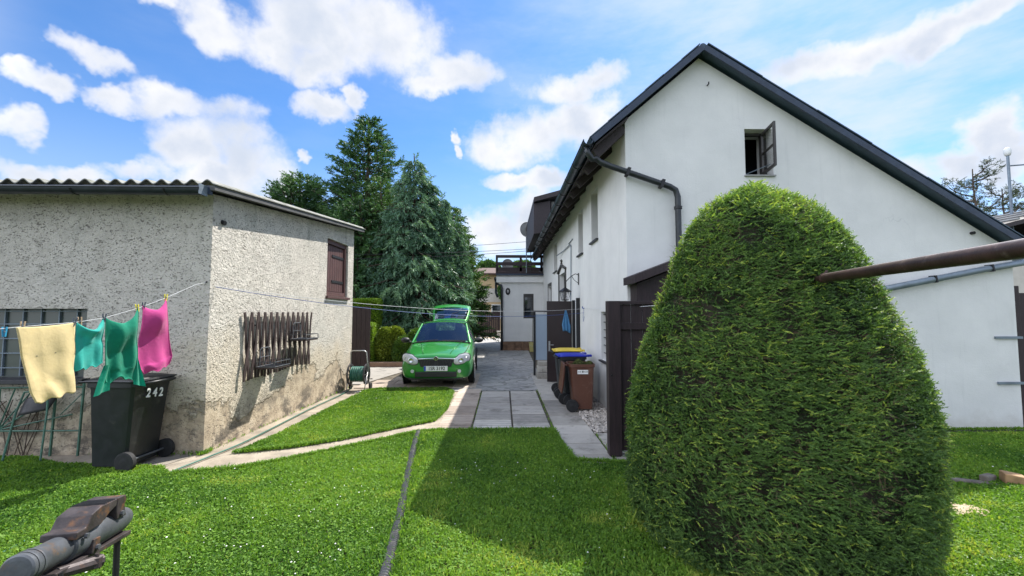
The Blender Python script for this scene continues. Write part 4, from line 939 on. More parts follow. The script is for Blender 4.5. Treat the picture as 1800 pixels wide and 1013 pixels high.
cy_ = mat_cloth('cream_yellow_cotton', (.80, .66, .36)); ct = mat_cloth('turquoise_cotton', (.03, .45, .38)); cg = mat_cloth('green_cotton', (.0, .26, .155)); cp_ = mat_cloth('pink_cotton', (.62, .07, .30))
ty, vy = cloth('laundry_vest', 'cream yellow vest with two small dark spots, leftmost on the washing line', 'garment', [(.096, 1.583), (.136, 1.358), (.211, 1.05), (.255, .945)], [(.506, 1.612), (.523, 1.37), (.518, 1.193), (.547, 1.004)], (.291, 1.588), (.385, .975), cy_, .012, 3)
mb = MB()
for u, v in ((12, 16), (27, 15)):
    p = Vector(vy[v*45+u]); mb.lathe(p, [(0, -.007), (.009, 0), (0, .007)], 8)
mb.build_each('dark_spot', M['iron'], ty)
cloth('laundry_cloth', 'turquoise cloth hanging in a deep slack fold between yellow and green', 'garment', [(.525, 1.612), (.519, 1.446), (.524, 1.193)], [(.748, 1.648), (.754, 1.431), (.755, 1.216)], (.645, 1.545), (.639, 1.196), ct, .02, 5)
tg, vg = cloth('laundry_shirt', 'dark green t-shirt hung by its hem with sleeves dangling over the bin', 'shirt', [(.768, 1.650), (.775, 1.322), (.780, 1.15), (.79, 1.03)], [(1.074, 1.744), (1.077, 1.409), (1.09, 1.15), (1.085, 1.03)], (.899, 1.60), (.92, 1.03), cg, .022, 8, neck=.05)
mb = MB()
for s0, s1, z0, z1, w_ in ((.80, .755, 1.20, .94, .05), (1.07, 1.12, 1.24, .955, .045)):
    vs = []
    for j in range(9):
        v = j/8
        for i in range(9):
            u = i/8*2-1; vs.append(lp(s0+(s1-s0)*v+u*w_*(.6+.7*v), z0+(z1-z0)*v+.02*u*v*(1 if s1 < .9 else -1), .012+.012*math.cos(u*4+v*2)))
    mb.add(vs, [(j*9+i, j*9+i+1, (j+1)*9+i+1, (j+1)*9+i) for j in range(8) for i in range(8)], .5)
mb.build_each('sleeve', cg, tg, smooth=True)
cloth('laundry_shirt', 'pink t-shirt, rightmost and highest on the washing line', 'shirt', [(1.125, 1.773), (1.11, 1.466), (1.108, 1.146), (1.172, 1.073)], [(1.383, 1.862), (1.428, 1.511), (1.492, 1.224), (1.475, 1.131)], (1.23, 1.735), (1.33, 1.085), cp_, .018, 11)
def peg(s, mat, label, dz=0, tilt=.1):
    t = thing('clothes_peg', label, 'clothes peg', tuple(lp(s, lz(s))), 0, 'pegs on the washing line'); z = lz(s)+dz
    mb = MB()
    for k in (-1, 1): mb.bar(lp(s-tilt*.02+k*.004, z-.035, k*.004), lp(s+tilt*.03+k*.010, z+.042, k*.006), .010, .007, up=(1, 0, 0))
    mb.build('jaw', mat, t, bevel=.001)
    mb = MB(); mb.tube([lp(s, z+.006, -.010), lp(s, z+.006, .010)], .005, 6); mb.build('spring', M['galv'], t)
peg(.025, M['pegblue'], 'blue peg, alone at the left end of the washing line', -.03, 0)
peg(.135, M['pegwood'], 'wooden peg on the left corner of the cream yellow vest')
peg(.500, M['pegdark'], 'dark peg at the right corner of the cream yellow vest', 0, .4)
peg(.550, M['pegwood'], 'wooden peg at the left corner of the turquoise cloth', 0, -.2)
peg(.752, M['pegdark'], 'dark peg between the turquoise cloth and the green t-shirt')
peg(1.070, M['pegyellow'], 'yellow peg at the right corner of the green t-shirt', 0, -.3)
peg(1.132, M['pegdark'], 'dark peg on the left corner of the pink t-shirt')
peg(1.380, M['pegyellow'], 'yellow peg on the upper right corner of the pink t-shirt', 0, 0)
def sagline(name, p, q, sag, mat, label, r_=.003, cat='washing line'):
    p, q = Vector(p), Vector(q); mb = MB(); mb.tube([p.lerp(q, k/24)-Vector((0, 0, sag*4*(k/24)*(1-k/24))) for k in range(25)], r_, 5); tag(mb.build(name, mat), label, cat)
sagline('washing_line', (-3.585, 5.36, 2.03), (1.79, 9.45, 1.79), .16, M['cord'], 'white line strung from the shed corner across to the white house', .0026)
sagline('washing_line', (-3.585, 5.38, 2.02), (1.79, 9.5, 1.70), .20, M['bluecord'], 'blue line strung just below the white one across the drive', .0035)
sagline('washing_line', (1.79, 9.40, 1.80), (1.60, 4.2, 1.78), .02, M['cord'], 'white line running from the house wall towards the clipped spruce', .003)
mb = MB(); mb.tube([(1.795, 9.45, 1.80), (1.76, 9.45, 1.80), (1.75, 9.45, 1.84)], .012, 6); mb.tube([(1.78, 9.45, 1.78), (1.77, 9.47, 1.6), (1.78, 9.5, 1.5), (1.79, 9.45, 1.62)], .004, 5); tag(mb.build('wall_hook', M['bluecord']), 'hook with loose blue cord on the white house wall beside the brown door', 'hook')

# ================================================================== wrought iron panel and chair back by the shed
ip = thing('iron_panel', 'green painted wrought iron sunburst panel leaning on the shed under the window', 'iron panel', (-5.5, 5.2, 0))
mb = MB(); y = 5.16
for x in (-6.6, -5.32, -5.0+.0): mb.bar((x, y+.06, .02), (x, y+.09, .80 if x < -5.1 else .86), .022, .016, up=(1, 0, 0))
mb.tube([(-7, y+.07, .31), (-5.0, y+.07, .31)], .010, 6); mb.tube([(-7, y+.08, .80), (-5.0, y+.08, .82)], .010, 6); mb.build('frame', M['greeniron'], ip)
mb = MB()
for k in range(9):
    a = R(12+k*19.5); L_ = .48/max(abs(math.sin(a)), .55); mb.tube([(-5.95, y+.07, .32), (-5.95-math.cos(a)*L_, y+.07, .32+math.sin(a)*L_)], .008, 5)
mb.tube([(-5.2, y+.03, .5), (-5.0, y+.07, .74)], .006, 5); mb.build('ray', M['greeniron'], ip)
rs = random.Random(4)
mb = MB()
for k in range(26):
    x = rs.uniform(-6.9, -5.55); mb.tube([(x, 5.27, .02), (x+rs.uniform(-.15, .15), 5.28, .35), (x+rs.uniform(-.35, .35), 5.27, rs.uniform(.6, .84))], .006, 4)
tag(mb.build('dry_twigs', M['bark']), 'tangle of bare dry twigs behind the wrought iron panel', 'twigs')
ch = thing('folding_chair', 'dark folded garden chair leaning behind the wrought iron panel', 'chair', (-5.5, 5.05, 0))
mb = MB(); vs = []
for j in range(7):
    for i in range(9):
        u = i/8*2-1; v = j/6; vs.append((-5.42+u*(.17+.02*v)+.05*v, 5.05+.05*u*u+.04*v, .55+.20*v-.03*u*u*v+.03*u))
mb.add(vs, [(j*9+i, j*9+i+1, (j+1)*9+i+1, (j+1)*9+i) for j in range(6) for i in range(8)], .5); o = mb.build('backrest', M['chairpad'], ch, smooth=True); o.modifiers.new('s', 'SOLIDIFY').thickness = .02
mb = MB(); mb.tube([(-5.62, 5.0, .01), (-5.59, 5.08, .55), (-5.55, 5.12, .78), (-5.28, 5.12, .80), (-5.24, 5.08, .55), (-5.20, 5.0, .01)], .011, 6); mb.build('frame', M['greeniron'], ch)

# ================================================================== hose, reel, drain pipe
hs = [(-3.30, 9.55, .10), (-3.33, 9.3, .03), (-3.32, 8.7, .03), (-3.36, 7.61, .03), (-3.35, 6.5, .03), (-3.35, 5.66, .03), (-3.42, 5.13, .03), (-3.50, 4.72, .025), (-3.53, 4.3, .020), (-3.56, 3.8, .022), (-3.50, 3.11, .024), (-3.5, 2.2, .024)]
def smooth(pts, n=6):
    out = []; P_ = [Vector(p) for p in pts]; P_ = [P_[0]]+P_+[P_[-1]]
    for i in range(1, len(P_)-2):
        for k in range(n):
            t = k/n; a, b, c, d_ = P_[i-1], P_[i], P_[i+1], P_[i+2]; out.append(.5*((2*b)+(c-a)*t+(2*a-5*b+4*c-d_)*t*t+(3*b-a-3*c+d_)*t**3))
    return out+[P_[-2]]
mb = MB(); mb.tube(smooth(hs), .010, 8); tag(mb.build('garden_hose', M['hose'], smooth=True), 'green garden hose running along the shed foot and out over the lawn', 'hose')
hr = thing('hose_reel', 'wheeled hose reel cart at the far shed corner', 'hose reel', (-3.18, 9.5, 0))
RX, RY, RZ = -3.17, 9.5, .36
mb = MB(); mb.lathe((RX, RY, RZ), [(.06, -.15), (.15, -.14), (.165, -.07), (.15, 0), (.17, .06), (.15, .14), (.06, .15)], 20, 'X'); mb.build('hose_coil', M['hose'], hr, smooth=True)
mb = MB()
for k in range(7): mb.lathe((RX-.13+k*.043, RY, RZ), [(.150, -.012), (.166, -.010), (.170, 0), (.166, .010), (.150, .012)], 20, 'X')
mb.build('hose_turn', M['hose'], hr, smooth=True)
for s in (-1, 1):
    mb = MB(); x = RX+s*.175; mb.lathe((x, RY, RZ), [(.03, -.012), (.05, -.012), (.05, .012), (.03, .012)], 14, 'X'); mb.lathe((x, RY, RZ), [(.19, -.014), (.225, -.014), (.225, .014), (.19, .014), (.19, -.014)], 24, 'X')
    for k in range(8): a = k*math.pi/4; mb.bar((x, RY+.04*math.cos(a), RZ+.04*math.sin(a)), (x, RY+.2*math.cos(a), RZ+.2*math.sin(a)), .03, .012)
    mb.build('reel_flange', M['chairpad'], hr)
mb = MB(); w_ = .19
mb.tube([(RX-w_, RY+.15, .07), (RX-w_, RY+.05, .5), (RX-w_+.02, RY-.02, .84), (RX-w_+.06, RY-.03, .87), (RX+w_-.06, RY-.03, .87), (RX+w_-.02, RY-.02, .84), (RX+w_, RY+.05, .5), (RX+w_, RY+.15, .07)], .013, 8)
for s in (-1, 1): mb.tube([(RX+s*w_, RY+.02, .40), (RX+s*w_, RY-.20, .01)], .011, 6)
mb.tube([(RX-w_, RY-.20, .012), (RX+w_, RY-.20, .012)], .011, 6); mb.build('frame', M['alu'], hr, smooth=True)
for s in (-1, 1): mb = MB(); mb.lathe((RX+s*(w_+.03), RY+.15, .075), [(0, -.02), (.07, -.02), (.075, 0), (.07, .02), (0, .02)], 18, 'X'); mb.build('wheel', M['rubber'], hr)
mb = MB(); mb.tube([(RX+.18, RY, RZ), (RX+.23, RY, RZ), (RX+.23, RY-.02, RZ-.1), (RX+.31, RY-.02, RZ-.1)], .012, 6); mb.build('crank', M['chairpad'], hr)
mb = MB(); dpts = smooth([(-1.19, 6.12, .03), (-1.12, 5.5, .035), (-1.03, 4.86, .035), (-.95, 4.3, .03), (-.87, 3.77, .03), (-.80, 3.24, .03), (-.75, 2.88, .045), (-.72, 2.4, .05), (-.66, 1.5, .05)], 8)
path = []; L_ = 0
for a, b in zip(dpts[:-1], dpts[1:]):
    k = max(1, int((b-a).length/.0065)); path += [a.lerp(b, i/k) for i in range(k)]
mb.tube(path, .04, 14, True, [.041 if (i//2) % 2 else .034 for i in range(len(path))]); tag(mb.build('drain_pipe', M['corr']), 'black corrugated drainage pipe half sunk in the lawn', 'drain pipe')

# ================================================================== bench vice on its stand
vc = thing('bench_vice', 'rusty brown jawed grey bench vice on a tube stand, front left corner', 'vice', (-1.7, 1.8, 0))
p0, p1 = Vector((-1.66, 1.54, .82)), Vector((-1.765, 2.08, .755)); ax_ = (p1-p0).normalized(); sv = ax_.cross(Vector((0, 0, 1))).normalized(); up = sv.cross(ax_)
def vp(t, s, u): return p0+ax_*t+sv*s+up*u
mb = MB()
prof = [(0, .034), (.001, .046), (.006, .052), (.06, .052), (.066, .048), (.19, .048)]
mb.tube([vp(t, 0, 0) for t, r_ in prof], 0, 28, False, [r_ for t, r_ in prof]); mb.tube([vp(-.0, 0, 0), vp(.05, 0, 0)], .034, 20); a = mb.build('screw_housing', M['steel'], vc, smooth=True, auto=35)
mb = MB(); prof = [(.185, .050), (.19, .058), (.36, .060), (.50, .055), (.545, .042), (.56, .022)]
mb.tube([vp(t, 0, 0) for t, r_ in prof], 0, 28, True, [r_ for t, r_ in prof]); mb.build('body', M['steel'], vc, smooth=True, auto=35)
def prism(mb, prof, s0, s1):
    vs = [vp(t, s0, u) for t, u in prof]+[vp(t, s1, u) for t, u in prof]; n = len(prof)
    mb.add(vs, [tuple(range(n)), tuple(range(2*n-1, n-1, -1))]+[(i, (i+1) % n, n+(i+1) % n, n+i) for i in range(n)], .5)
mb = MB(); prism(mb, [(.17, .03), (.17, .058), (.215, .060), (.238, .100), (.29, .118), (.385, .120), (.385, .092), (.345, .075), (.30, .045)], -.060, .060); mb.build('front_jaw', M['jaw'], vc, bevel=.004)
mb = MB(); prism(mb, [(.389, .065), (.389, .121), (.44, .121), (.450, .10), (.44, .08), (.46, .03), (.40, .03)], -.060, .060); mb.build('rear_jaw', M['jaw'], vc, bevel=.004)
mb = MB(); prism(mb, [(.10, -.075), (.52, -.070), (.52, -.052), (.10, -.056)], -.055, .055); prism(mb, [(.26, -.055), (.30, -.055), (.30, -.0), (.26, -.0)], -.065, .065); mb.build('bracket', M['jaw'], vc, bevel=.003)
mb = MB(); mb.tube([vp(.14, .03, -.07), vp(.27, .09, -.085)], .028, 10, True, [.02, .026]); mb.tube([vp(.25, .088, -.1), vp(.25, .088, -.065)], .020, 10); mb.tube([vp(.25, .088, -.065), vp(.25, .088, -.05)], .008, 8); mb.build('clamp_lever', M['jaw'], vc)
for t, s, q in ((.47, .03, .0), (.12, -.02, 0), (.12, .05, .03)): mb = MB(); mb.tube([vp(t, s, -.06), (vp(t, s, 0).x+q, vp(t, s, 0).y, .0)], .012, 8); mb.build('leg', M['iron'], vc)
for t_, s_, u_ in ((.215, .061, .03), (.42, .061, .05), (.28, .066, -.035)):
    mb = MB(); mb.tube([vp(t_, s_, u_), vp(t_, s_+.010, u_)], .010, 6); mb.build('bolt', M['steel'], vc)
for t_ in (.02, .045, .186): mb = MB(); mb.tube([vp(t_, 0, 0), vp(t_+.006, 0, 0)], .054, 28, False); mb.build('collar', M['steel'], vc, smooth=True)
mb = MB(); [mb.bar(vp(.31+.012*k, -.058, .1205 if k > 0 else .1195), vp(.31+.012*k, .058, .1205 if k > 0 else .1195), .004, .003) for k in range(6)]; mb.build('jaw_serration', M['iron'], vc)

# ================================================================== carpet bar (rusty tube) and its posts
cb = thing('carpet_beating_bar', 'thick rusty brown steel tube crossing in front of the gable at eye level', 'carpet bar', (1.95, 2.5, 0))
q0, q1 = Vector((1.975, 2.58, 1.913)), Vector((1.27, .74, 1.865)); dq = (q1-q0).normalized()
mb = MB(); mb.tube([q0, q1], .0275, 20); mb.build('bar', M['rust'], cb, smooth=True, auto=40)
mb = MB(); mb.tube([q0-dq*.004, q0+dq*.015], .030, 18); mb.tube([q0+Vector((0, 0, .02)), q0+Vector((.02, 0, .045))], .008, 6); mb.build('end_cap', M['rust'], cb)
mb = MB(); mb.tube([q0-dq*.50+Vector((0, 0, .03)), q0-dq*.50-Vector((0, 0, 1.90))], .027, 14); mb.tube([q0-dq*.50, q0], .022, 12); mb.build('post', M['rust'], cb, smooth=True, auto=40)
mb = MB(); mb.tube([q1, (q1.x, q1.y, 0)], .027, 14); mb.build('post', M['rust'], cb, smooth=True, auto=40)

# ================================================================== bits on the right lawn
for nm, c, d_, rz, m, lb, ct_ in (('wood_plank', (4.62, 4.22, .035), (.42, .09, .035), R(-12), M['wood'], 'grey weathered plank lying on the right lawn', 'plank'), ('wood_log', (4.84, 4.27, .05), (.2, .07, .07), R(25), M['wood'], 'short dark piece of wood beside the grey plank', 'wood piece'), ('wood_block', (5.02, 4.20, .07), (.16, .14, .10), R(-30), M['lightwood'], 'light sawn wood block at the right edge of the lawn', 'wood block')):
    mb = MB(); mb.box((0, 0, 0), d_, Matrix.Rotation(rz, 3, 'Z') @ Matrix.Rotation(R(4), 3, 'Y')); mb.v = [(v[0]+c[0]+.006*mnoise.noise(Vector(v)*19), v[1]+c[1], v[2]+c[2]+.01*mnoise.noise(Vector(v)*9)) for v in mb.v]; tag(mb.build(nm, m, bevel=.012), lb, ct_)
M['sawdust'] = mat_ground('bare_patch', [(.3, (.36, .27, .18)), (.7, (.60, .48, .35))], 20, .01, 90)
mb = MB(); rs = random.Random(3); pp = [(3.88+(.24*math.cos(a)*(1+.35*mnoise.noise(Vector((math.cos(a)*2, math.sin(a)*2, 0))))), 3.66+.12*math.sin(a)*(1+.5*mnoise.noise(Vector((math.cos(a)*3, math.sin(a)*3, 5))))) for a in [k*math.pi/16 for k in range(32)]]
mb.add([(x, y, .034) for x, y in pp]+[(3.88, 3.66, .055)], [(i, (i+1) % 32, 32) for i in range(32)]); tag(mb.build('bare_patch', M['sawdust'], smooth=True), kind='structure')
bg_ = thing('side_gate', 'dark brown board gate at the right end of the white gable', 'gate', (7.62, 6.3, 0))
mb = MB(); x = 7.60
while x < 9.4: mb.b2((x, 6.3, .05), (x+.14, 6.33, 2.0)); x += .146
mb.build('board', M['brown'], bg_, bevel=.004); mb = MB(); mb.b2((7.56, 6.18, 0), (7.66, 6.28, 2.1)); mb.build('post', M['brown'], bg_, bevel=.004)
# ================================================================== CAR (small green hatchback, tailgate up)
car = thing('parked_car', 'small bright green hatchback parked facing us with its tailgate raised', 'car', (-1.50, 9.62, .026), R(2.2))
def paint(name, col):
    m, t, b = newmat(name); co = t.new('ShaderNodeTexCoord').outputs['Object']
    t.link(t.ramp(t.noise(co, 2, 3), [(.3, tuple(c*.93 for c in col)), (.7, col)]), b.inputs['Base Color'])
    b.inputs['Roughness'].default_value = .32; b.inputs['Metallic'].default_value = .25; b.inputs['Coat Weight'].default_value = 1; b.inputs['Coat Roughness'].default_value = .03
    bn = t.new('ShaderNodeBump'); bn.inputs['Distance'].default_value = .0006; t.link(t.noise(co, 5, 2), bn.inputs['Height']); t.link(bn.outputs[0], b.inputs['Normal']); return m
GRN = paint('green_car_paint', (.022, .24, .032)); CB = P('black_car_plastic', (.014, .014, .015), .5); CH = P('chrome', (.62, .62, .63), .12, 1, var=.05); CG = mat_clearglass('car_glass')
_t = CG.node_tree; _t.nodes['Mix Shader'].inputs[0].default_value = .3; _t.nodes['Transparent BSDF'].inputs[0].default_value = (.42, .50, .52, 1); _t.nodes['Glossy BSDF'].inputs[0].default_value = (.75, .85, 1, 1)
_f = _t.nodes.new('ShaderNodeFresnel'); _f.inputs[0].default_value = 2.0; _t.links.new(_f.outputs[0], _t.nodes['Mix Shader'].inputs[0])
ST = [  # y, then profile points (x,z): bottom centre, bottom edge, sill, flank, shoulder, top edge, top mid, top centre
 (-.015, [(0,.24),(.48,.24),(.60,.27),(.65,.44),(.63,.57),(.54,.645),(.30,.665),(0,.675)]),
 (.03, [(0,.20),(.62,.20),(.72,.25),(.765,.44),(.74,.62),(.62,.70),(.33,.72),(0,.73)]),
 (.16, [(0,.17),(.66,.17),(.755,.25),(.785,.46),(.75,.65),(.62,.735),(.33,.765),(0,.775)]),
 (.42, [(0,.15),(.72,.16),(.80,.26),(.82,.50),(.785,.73),(.66,.81),(.34,.84),(0,.85)]),
 (.80, [(0,.15),(.73,.16),(.805,.26),(.825,.52),(.80,.80),(.69,.87),(.36,.905),(0,.915)]),
 (1.12, [(0,.15),(.73,.16),(.805,.26),(.825,.54),(.805,.86),(.70,.915),(.37,.965),(0,.975)]),
 (1.50, [(0,.15),(.73,.16),(.805,.26),(.825,.54),(.805,.89),(.62,1.21),(.34,1.25),(0,1.26)]),
 (1.78, [(0,.15),(.73,.16),(.805,.26),(.825,.54),(.805,.90),(.565,1.385),(.30,1.42),(0,1.43)]),
 (2.05, [(0,.15),(.73,.16),(.805,.26),(.825,.54),(.805,.905),(.560,1.42),(.30,1.455),(0,1.465)]),
 (2.60, [(0,.15),(.73,.16),(.805,.26),(.825,.54),(.80,.91),(.565,1.425),(.30,1.46),(0,1.47)]),
 (3.20, [(0,.15),(.73,.17),(.805,.26),(.82,.54),(.79,.92),(.555,1.40),(.30,1.435),(0,1.445)]),
 (3.66, [(0,.17),(.70,.19),(.78,.28),(.80,.54),(.765,.92),(.53,1.36),(.28,1.395),(0,1.405)]),
 (3.90, [(0,.22),(.62,.23),(.72,.30),(.75,.54),(.71,.84),(.60,.86),(.30,.865),(0,.87)]),
 (3.97, [(0,.26),(.50,.26),(.58,.32),(.60,.52),(.58,.70),(.50,.74),(.28,.75),(0,.75)])]
def loft(keep, name, mat, sub=2, push=0):
    mb = MB(); npt = 8; idx = {}
    def gv(i, j, s):
        if j in (0, 7): s = 1
        k = (i, j, s)
        if k not in idx:
            x, z = ST[i][1][j]; idx[k] = len(mb.v); mb.v.append((s*x, ST[i][0], z))
        return idx[k]
    for i in range(len(ST)-1):
        for j in range(npt-1):
            if keep(i, j):
                for s in (1, -1): mb.f.append((gv(i, j, s), gv(i+1, j, s), gv(i+1, j+1, s), gv(i, j+1, s))); mb.tone.append(.5)
    if keep(-1, 0):
        for i in (0, len(ST)-1):
            mb.f.append(tuple([gv(i, j, 1) for j in range(8)]+[gv(i, j, -1) for j in range(6, 0, -1)])); mb.tone.append(.5)
    o = mb.build(name, mat, car, local=True, smooth=True, sub=sub); return o
def isglass(i, j): return (5 <= i <= 6 and j in (5, 6)) or (6 <= i <= 9 and j == 4) or (i == 10 and j == 4)
def isopen(i, j): return i == 11 and j in (4, 5, 6)
body = loft(lambda i, j: not (isglass(i, j) or isopen(i, j)), 'body', GRN)
loft(lambda i, j: i >= 0 and 5 <= i <= 6 and j in (5, 6), 'windscreen', CG)
loft(lambda i, j: i >= 0 and 6 <= i <= 10 and j == 4, 'side_window', CG)
mb = MB()
for s in (-1, 1):
    mb.tube([(s*.71, 1.08, .925), (s*.628, 1.48, 1.20), (s*.575, 1.80, 1.375)], .026, 8); mb.bar((s*.795, 2.45, .92), (s*.585, 2.45, 1.40), .07, .015)
mb.build_each('pillar', GRN, car, local=True)
mb = MB(); mb.b2((-.70, 1.25, .70), (.70, 3.8, .72)); 
for x in (-.36, .36):
    mb.lathe((x, 2.15, 0), [(0, .72), (.22, .72), (.2, 1.15), (.10, 1.22), (.10, 1.38), (0, 1.40)], 10)
mb.b2((-.66, 3.0, .72), (.66, 3.15, 1.15)); mb.build('seats', CB, car, local=True, bevel=.02)
mb = MB(); mb.lathe((.33, 1.55, .95), [(.165, 0), (.178, .012), (.19, 0), (.178, -.012), (.165, 0)], 20, 'Y'); mb.build('steering_wheel', CB, car, local=True)
# raised tailgate
tg_ = [(3.62, 1.400, .50), (3.72, 1.47, .53), (4.02, 1.66, .58), (4.18, 1.76, .60), (4.30, 1.82, .60), (4.42, 1.90, .58), (4.50, 1.93, .53)]
def gate(rows, name, sc_, lift, mat, th):
    mb = MB(); n = 10; vs = []
    for y, z, w_ in rows:
        for i in range(n+1): u = i/n*2-1; vs.append((u*w_*sc_, y, z+lift-.05*u*u))
    mb.add(vs, [(j*(n+1)+i, j*(n+1)+i+1, (j+1)*(n+1)+i+1, (j+1)*(n+1)+i) for j in range(len(rows)-1) for i in range(n)], .5)
    o = mb.build(name, mat, car, local=True, smooth=True); md = o.modifiers.new('s', 'SOLIDIFY'); md.thickness = th; md.offset = 0; return o
tgo = gate(tg_, 'tailgate', 1, 0, GRN, .05)
gl = gate(tg_[1:5], 'tailgate_window', .90, .036, CG, .008); gl.parent = tgo
mb = MB(); mb.tube([(-.30, 3.75, 1.535), (.25, 4.05, 1.715)], .008, 5); mb.tube([(-.52, 3.75, 1.10), (-.52, 4.1, 1.60)], .012, 6); mb.tube([(.52, 3.75, 1.10), (.52, 4.1, 1.60)], .012, 6); mb.build_each('gas_strut', CB, tgo, local=True)
# front: grille, bars, chrome, badge, lamps, intakes, plate
def fx(x, z):      # bumper surface y for the given x
    return -.02+.035*(abs(x)/.55)**2.2+.20*max(0, abs(x)-.55)**1.2
mb = MB(); n = 16; up_ = [(x, .635-.0*abs(x)) for x in [(-.40+.8*i/n) for i in range(n+1)]]
vs = [];
for x, z in up_: vs += [(x, fx(x, z)-.012, z), (x*.84, fx(x, .5)-.022, .475)]
mb.add(vs, [(2*i, 2*i+2, 2*i+3, 2*i+1) for i in range(n)], .5); gr = mb.build('grille', CB, car, local=True); gr.modifiers.new('s', 'SOLIDIFY').thickness = .02
mb = MB()
for i in range(1, 20):
    x = -.38+.76*i/20; mb.bar((x*.98, fx(x, .6)-.020, .628), (x*.86, fx(x, .5)-.030, .482), .008, .012)
mb.build('grille_bar', P('dark_chrome', (.05, .05, .052), .35, .5), gr, local=True)
mb = MB(); mb.tube([(-.43+.86*i/n, fx(-.43+.86*i/n, .65)-.018, .652-.01*abs(-1+2*i/n)**2+.012*(1-abs(-1+2*i/n))) for i in range(n+1)], .014, 8); mb.build('chrome_strip', CH, gr, local=True, smooth=True)
mb = MB(); mb.lathe((0, -.055, .662), [(0, -.01), (.046, -.008), (.05, 0), (.046, .02), (0, .02)], 24, 'Y'); bd_ = mb.build('badge', CH, car, local=True, smooth=True, auto=40)
mb = MB(); mb.lathe((0, -.0665, .662), [(.020, -.001), (.036, -.001)], 20, 'Y'); mb.bar((-.024, -.068, .668), (.020, -.068, .668), .006, .010); mb.bar((-.006, -.068, .668), (.016, -.068, .650), .006, .008); mb.bar((-.012, -.068, .672), (.006, -.068, .682), .006, .008); mb.build('badge_emblem', CB, bd_, local=True)
hlg = mat_glass('headlamp_glass', (.62, .64, .66), .08)
for s in (-1, 1):
    mb = MB(); N_ = 24; rings = []
    for rr, dep in ((1, 0), (.94, -.014), (.6, -.030), (.0, -.036)):
        ring = []
        for k in range(N_):
            a = 2*math.pi*k/N_; ca, sa = math.cos(a), math.sin(a); e = .75
            x = .575+.185*rr*math.copysign(abs(ca)**e, ca); z = .630+.098*rr*math.copysign(abs(sa)**e, sa)+.24*(x-.565)*rr*.9+.0
            if sa > 0: z += .03*rr*sa*(x > .5)
            yy = fx(x, z)+.12*max(0, z-.60)+.0; ring.append((s*x, yy-.022+dep+.16*max(0, x-.60), z))
        rings += ring
    mb.add(rings, [(i*N_+k, i*N_+(k+1) % N_, (i+1)*N_+(k+1) % N_, (i+1)*N_+k) for i in range(3) for k in range(N_)], .5)
    hl = mb.build('headlight', hlg, car, local=True, smooth=True)
    mb = MB(); mb.tube([Vector(rings[k % N_])+Vector((0, -.002, 0)) for k in range(N_+1)], .009, 6); mb.build('lamp_surround', CB, hl, local=True)
    mb = MB(); mb.lathe((s*.55, fx(.55, 0)-.062, .62), [(.0, .01), (.045, .005), (.052, -.004), (.058, .004)], 16, 'Y'); mb.lathe((s*.655, fx(.65, 0)-.03, .65), [(.0, .01), (.03, .005), (.038, -.004), (.042, .004)], 14, 'Y'); mb.build('reflector', CH, hl, local=True)
    # side scoops
    mb = MB(); vs = [(s*.45, fx(.45, 0)-.012, .42), (s*.72, fx(.72, 0)+.02, .47), (s*.70, fx(.70, 0)+.005, .385), (s*.62, fx(.62, 0)-.012, .335), (s*.44, fx(.44, 0)-.015, .33)]
    mb.add(vs, [tuple(range(5))], .5); o = mb.build('fog_lamp_recess', CB, car, local=True); o.modifiers.new('s', 'SOLIDIFY').thickness = .02
    mb = MB(); mb.lathe((s*.52, fx(.52, 0)-.030, .375), [(0, 0), (.035, 0), (.04, .012), (0, .012)], 16, 'Y'); mb.build('fog_lamp', hlg, o, local=True)
    mr = MB(); rings = [(.0, -.0), (.075, 0), (.098, .03), (.09, .08), (.03, .11), (0, .115)]
    mr.lathe((0, 0, 0), rings, 16, 'Y'); mr.v = [(s*.925+v[0]*1.15, 1.30+.045-v[1], .985+v[2]*.72) for v in mr.v]; mo = mr.build('wing_mirror', CB, car, local=True, smooth=True)
    mb = MB(); mb.tube([(s*.78, 1.33, .93), (s*.86, 1.32, .955)], .022, 8); mb.build('mirror_arm', CB, mo, local=True)
    for y in (.80, 3.26):
        mb = MB(); mb.lathe((s*.765, y, .285), [(.0, -.09), (.2, -.09), (.265, -.08), (.285, -.05), (.288, 0), (.285, .05), (.265, .075), (.2, .072)], 32, 'X'); wo = mb.build('wheel', M['rubber'], car, local=True, smooth=True, auto=40)
        mb = MB(); xx = s*.838
        mb.lathe((xx, y, .285), [(.165, s*.004), (.195, 0), (.198, -s*.02)], 28, 'X'); mb.lathe((xx, y, .285), [(0, 0), (.04, 0), (.05, -s*.012), (0, -s*.012)], 16, 'X')
        for k in range(10): a = k*math.pi/5; mb.bar((xx-s*.004, y+.03*math.cos(a), .285+.03*math.sin(a)), (xx-s*.002, y+.18*math.cos(a), .285+.18*math.sin(a)), .02, .026)
        mb.build('rim', P('silver_rim', (.45, .45, .46), .35, .7), wo, local=True)
        mb = MB(); mb.tube([(s*(.815+.006), y+.335*math.cos(a), .285+.335*math.sin(a)) for a in [math.pi*k/18 for k in range(-2, 21)]], .022, 6); mb.build('wheel_arch', CB, car, local=True, smooth=True)
        mb = MB(); mb.lathe((s*.805, y, .285), [(.0, 0), (.335, 0), (.335, s*.022), (.29, s*.024), (.0, s*.024)], 30, 'X'); mb.build('wheel_well', CB, car, local=True)
mb = MB(); mb.b2((-.46, -.045, .245), (.46, -.0, .365)); lo_ = mb.build('lower_intake', CB, car, local=True, bevel=.015)
mb = MB(); [mb.b2((-.39, -.050, z), (.39, -.044, z+.010)) for z in (.28, .31, .34)]; mb.build('intake_slat', CB, lo_, local=True)
mb = MB(); mb.b2((-.26, -.062, .385), (.26, -.045, .495)); npl = mb.build('number_plate', P('plate_white', (.74, .74, .72), .4, var=.03), car, local=True, bevel=.004)
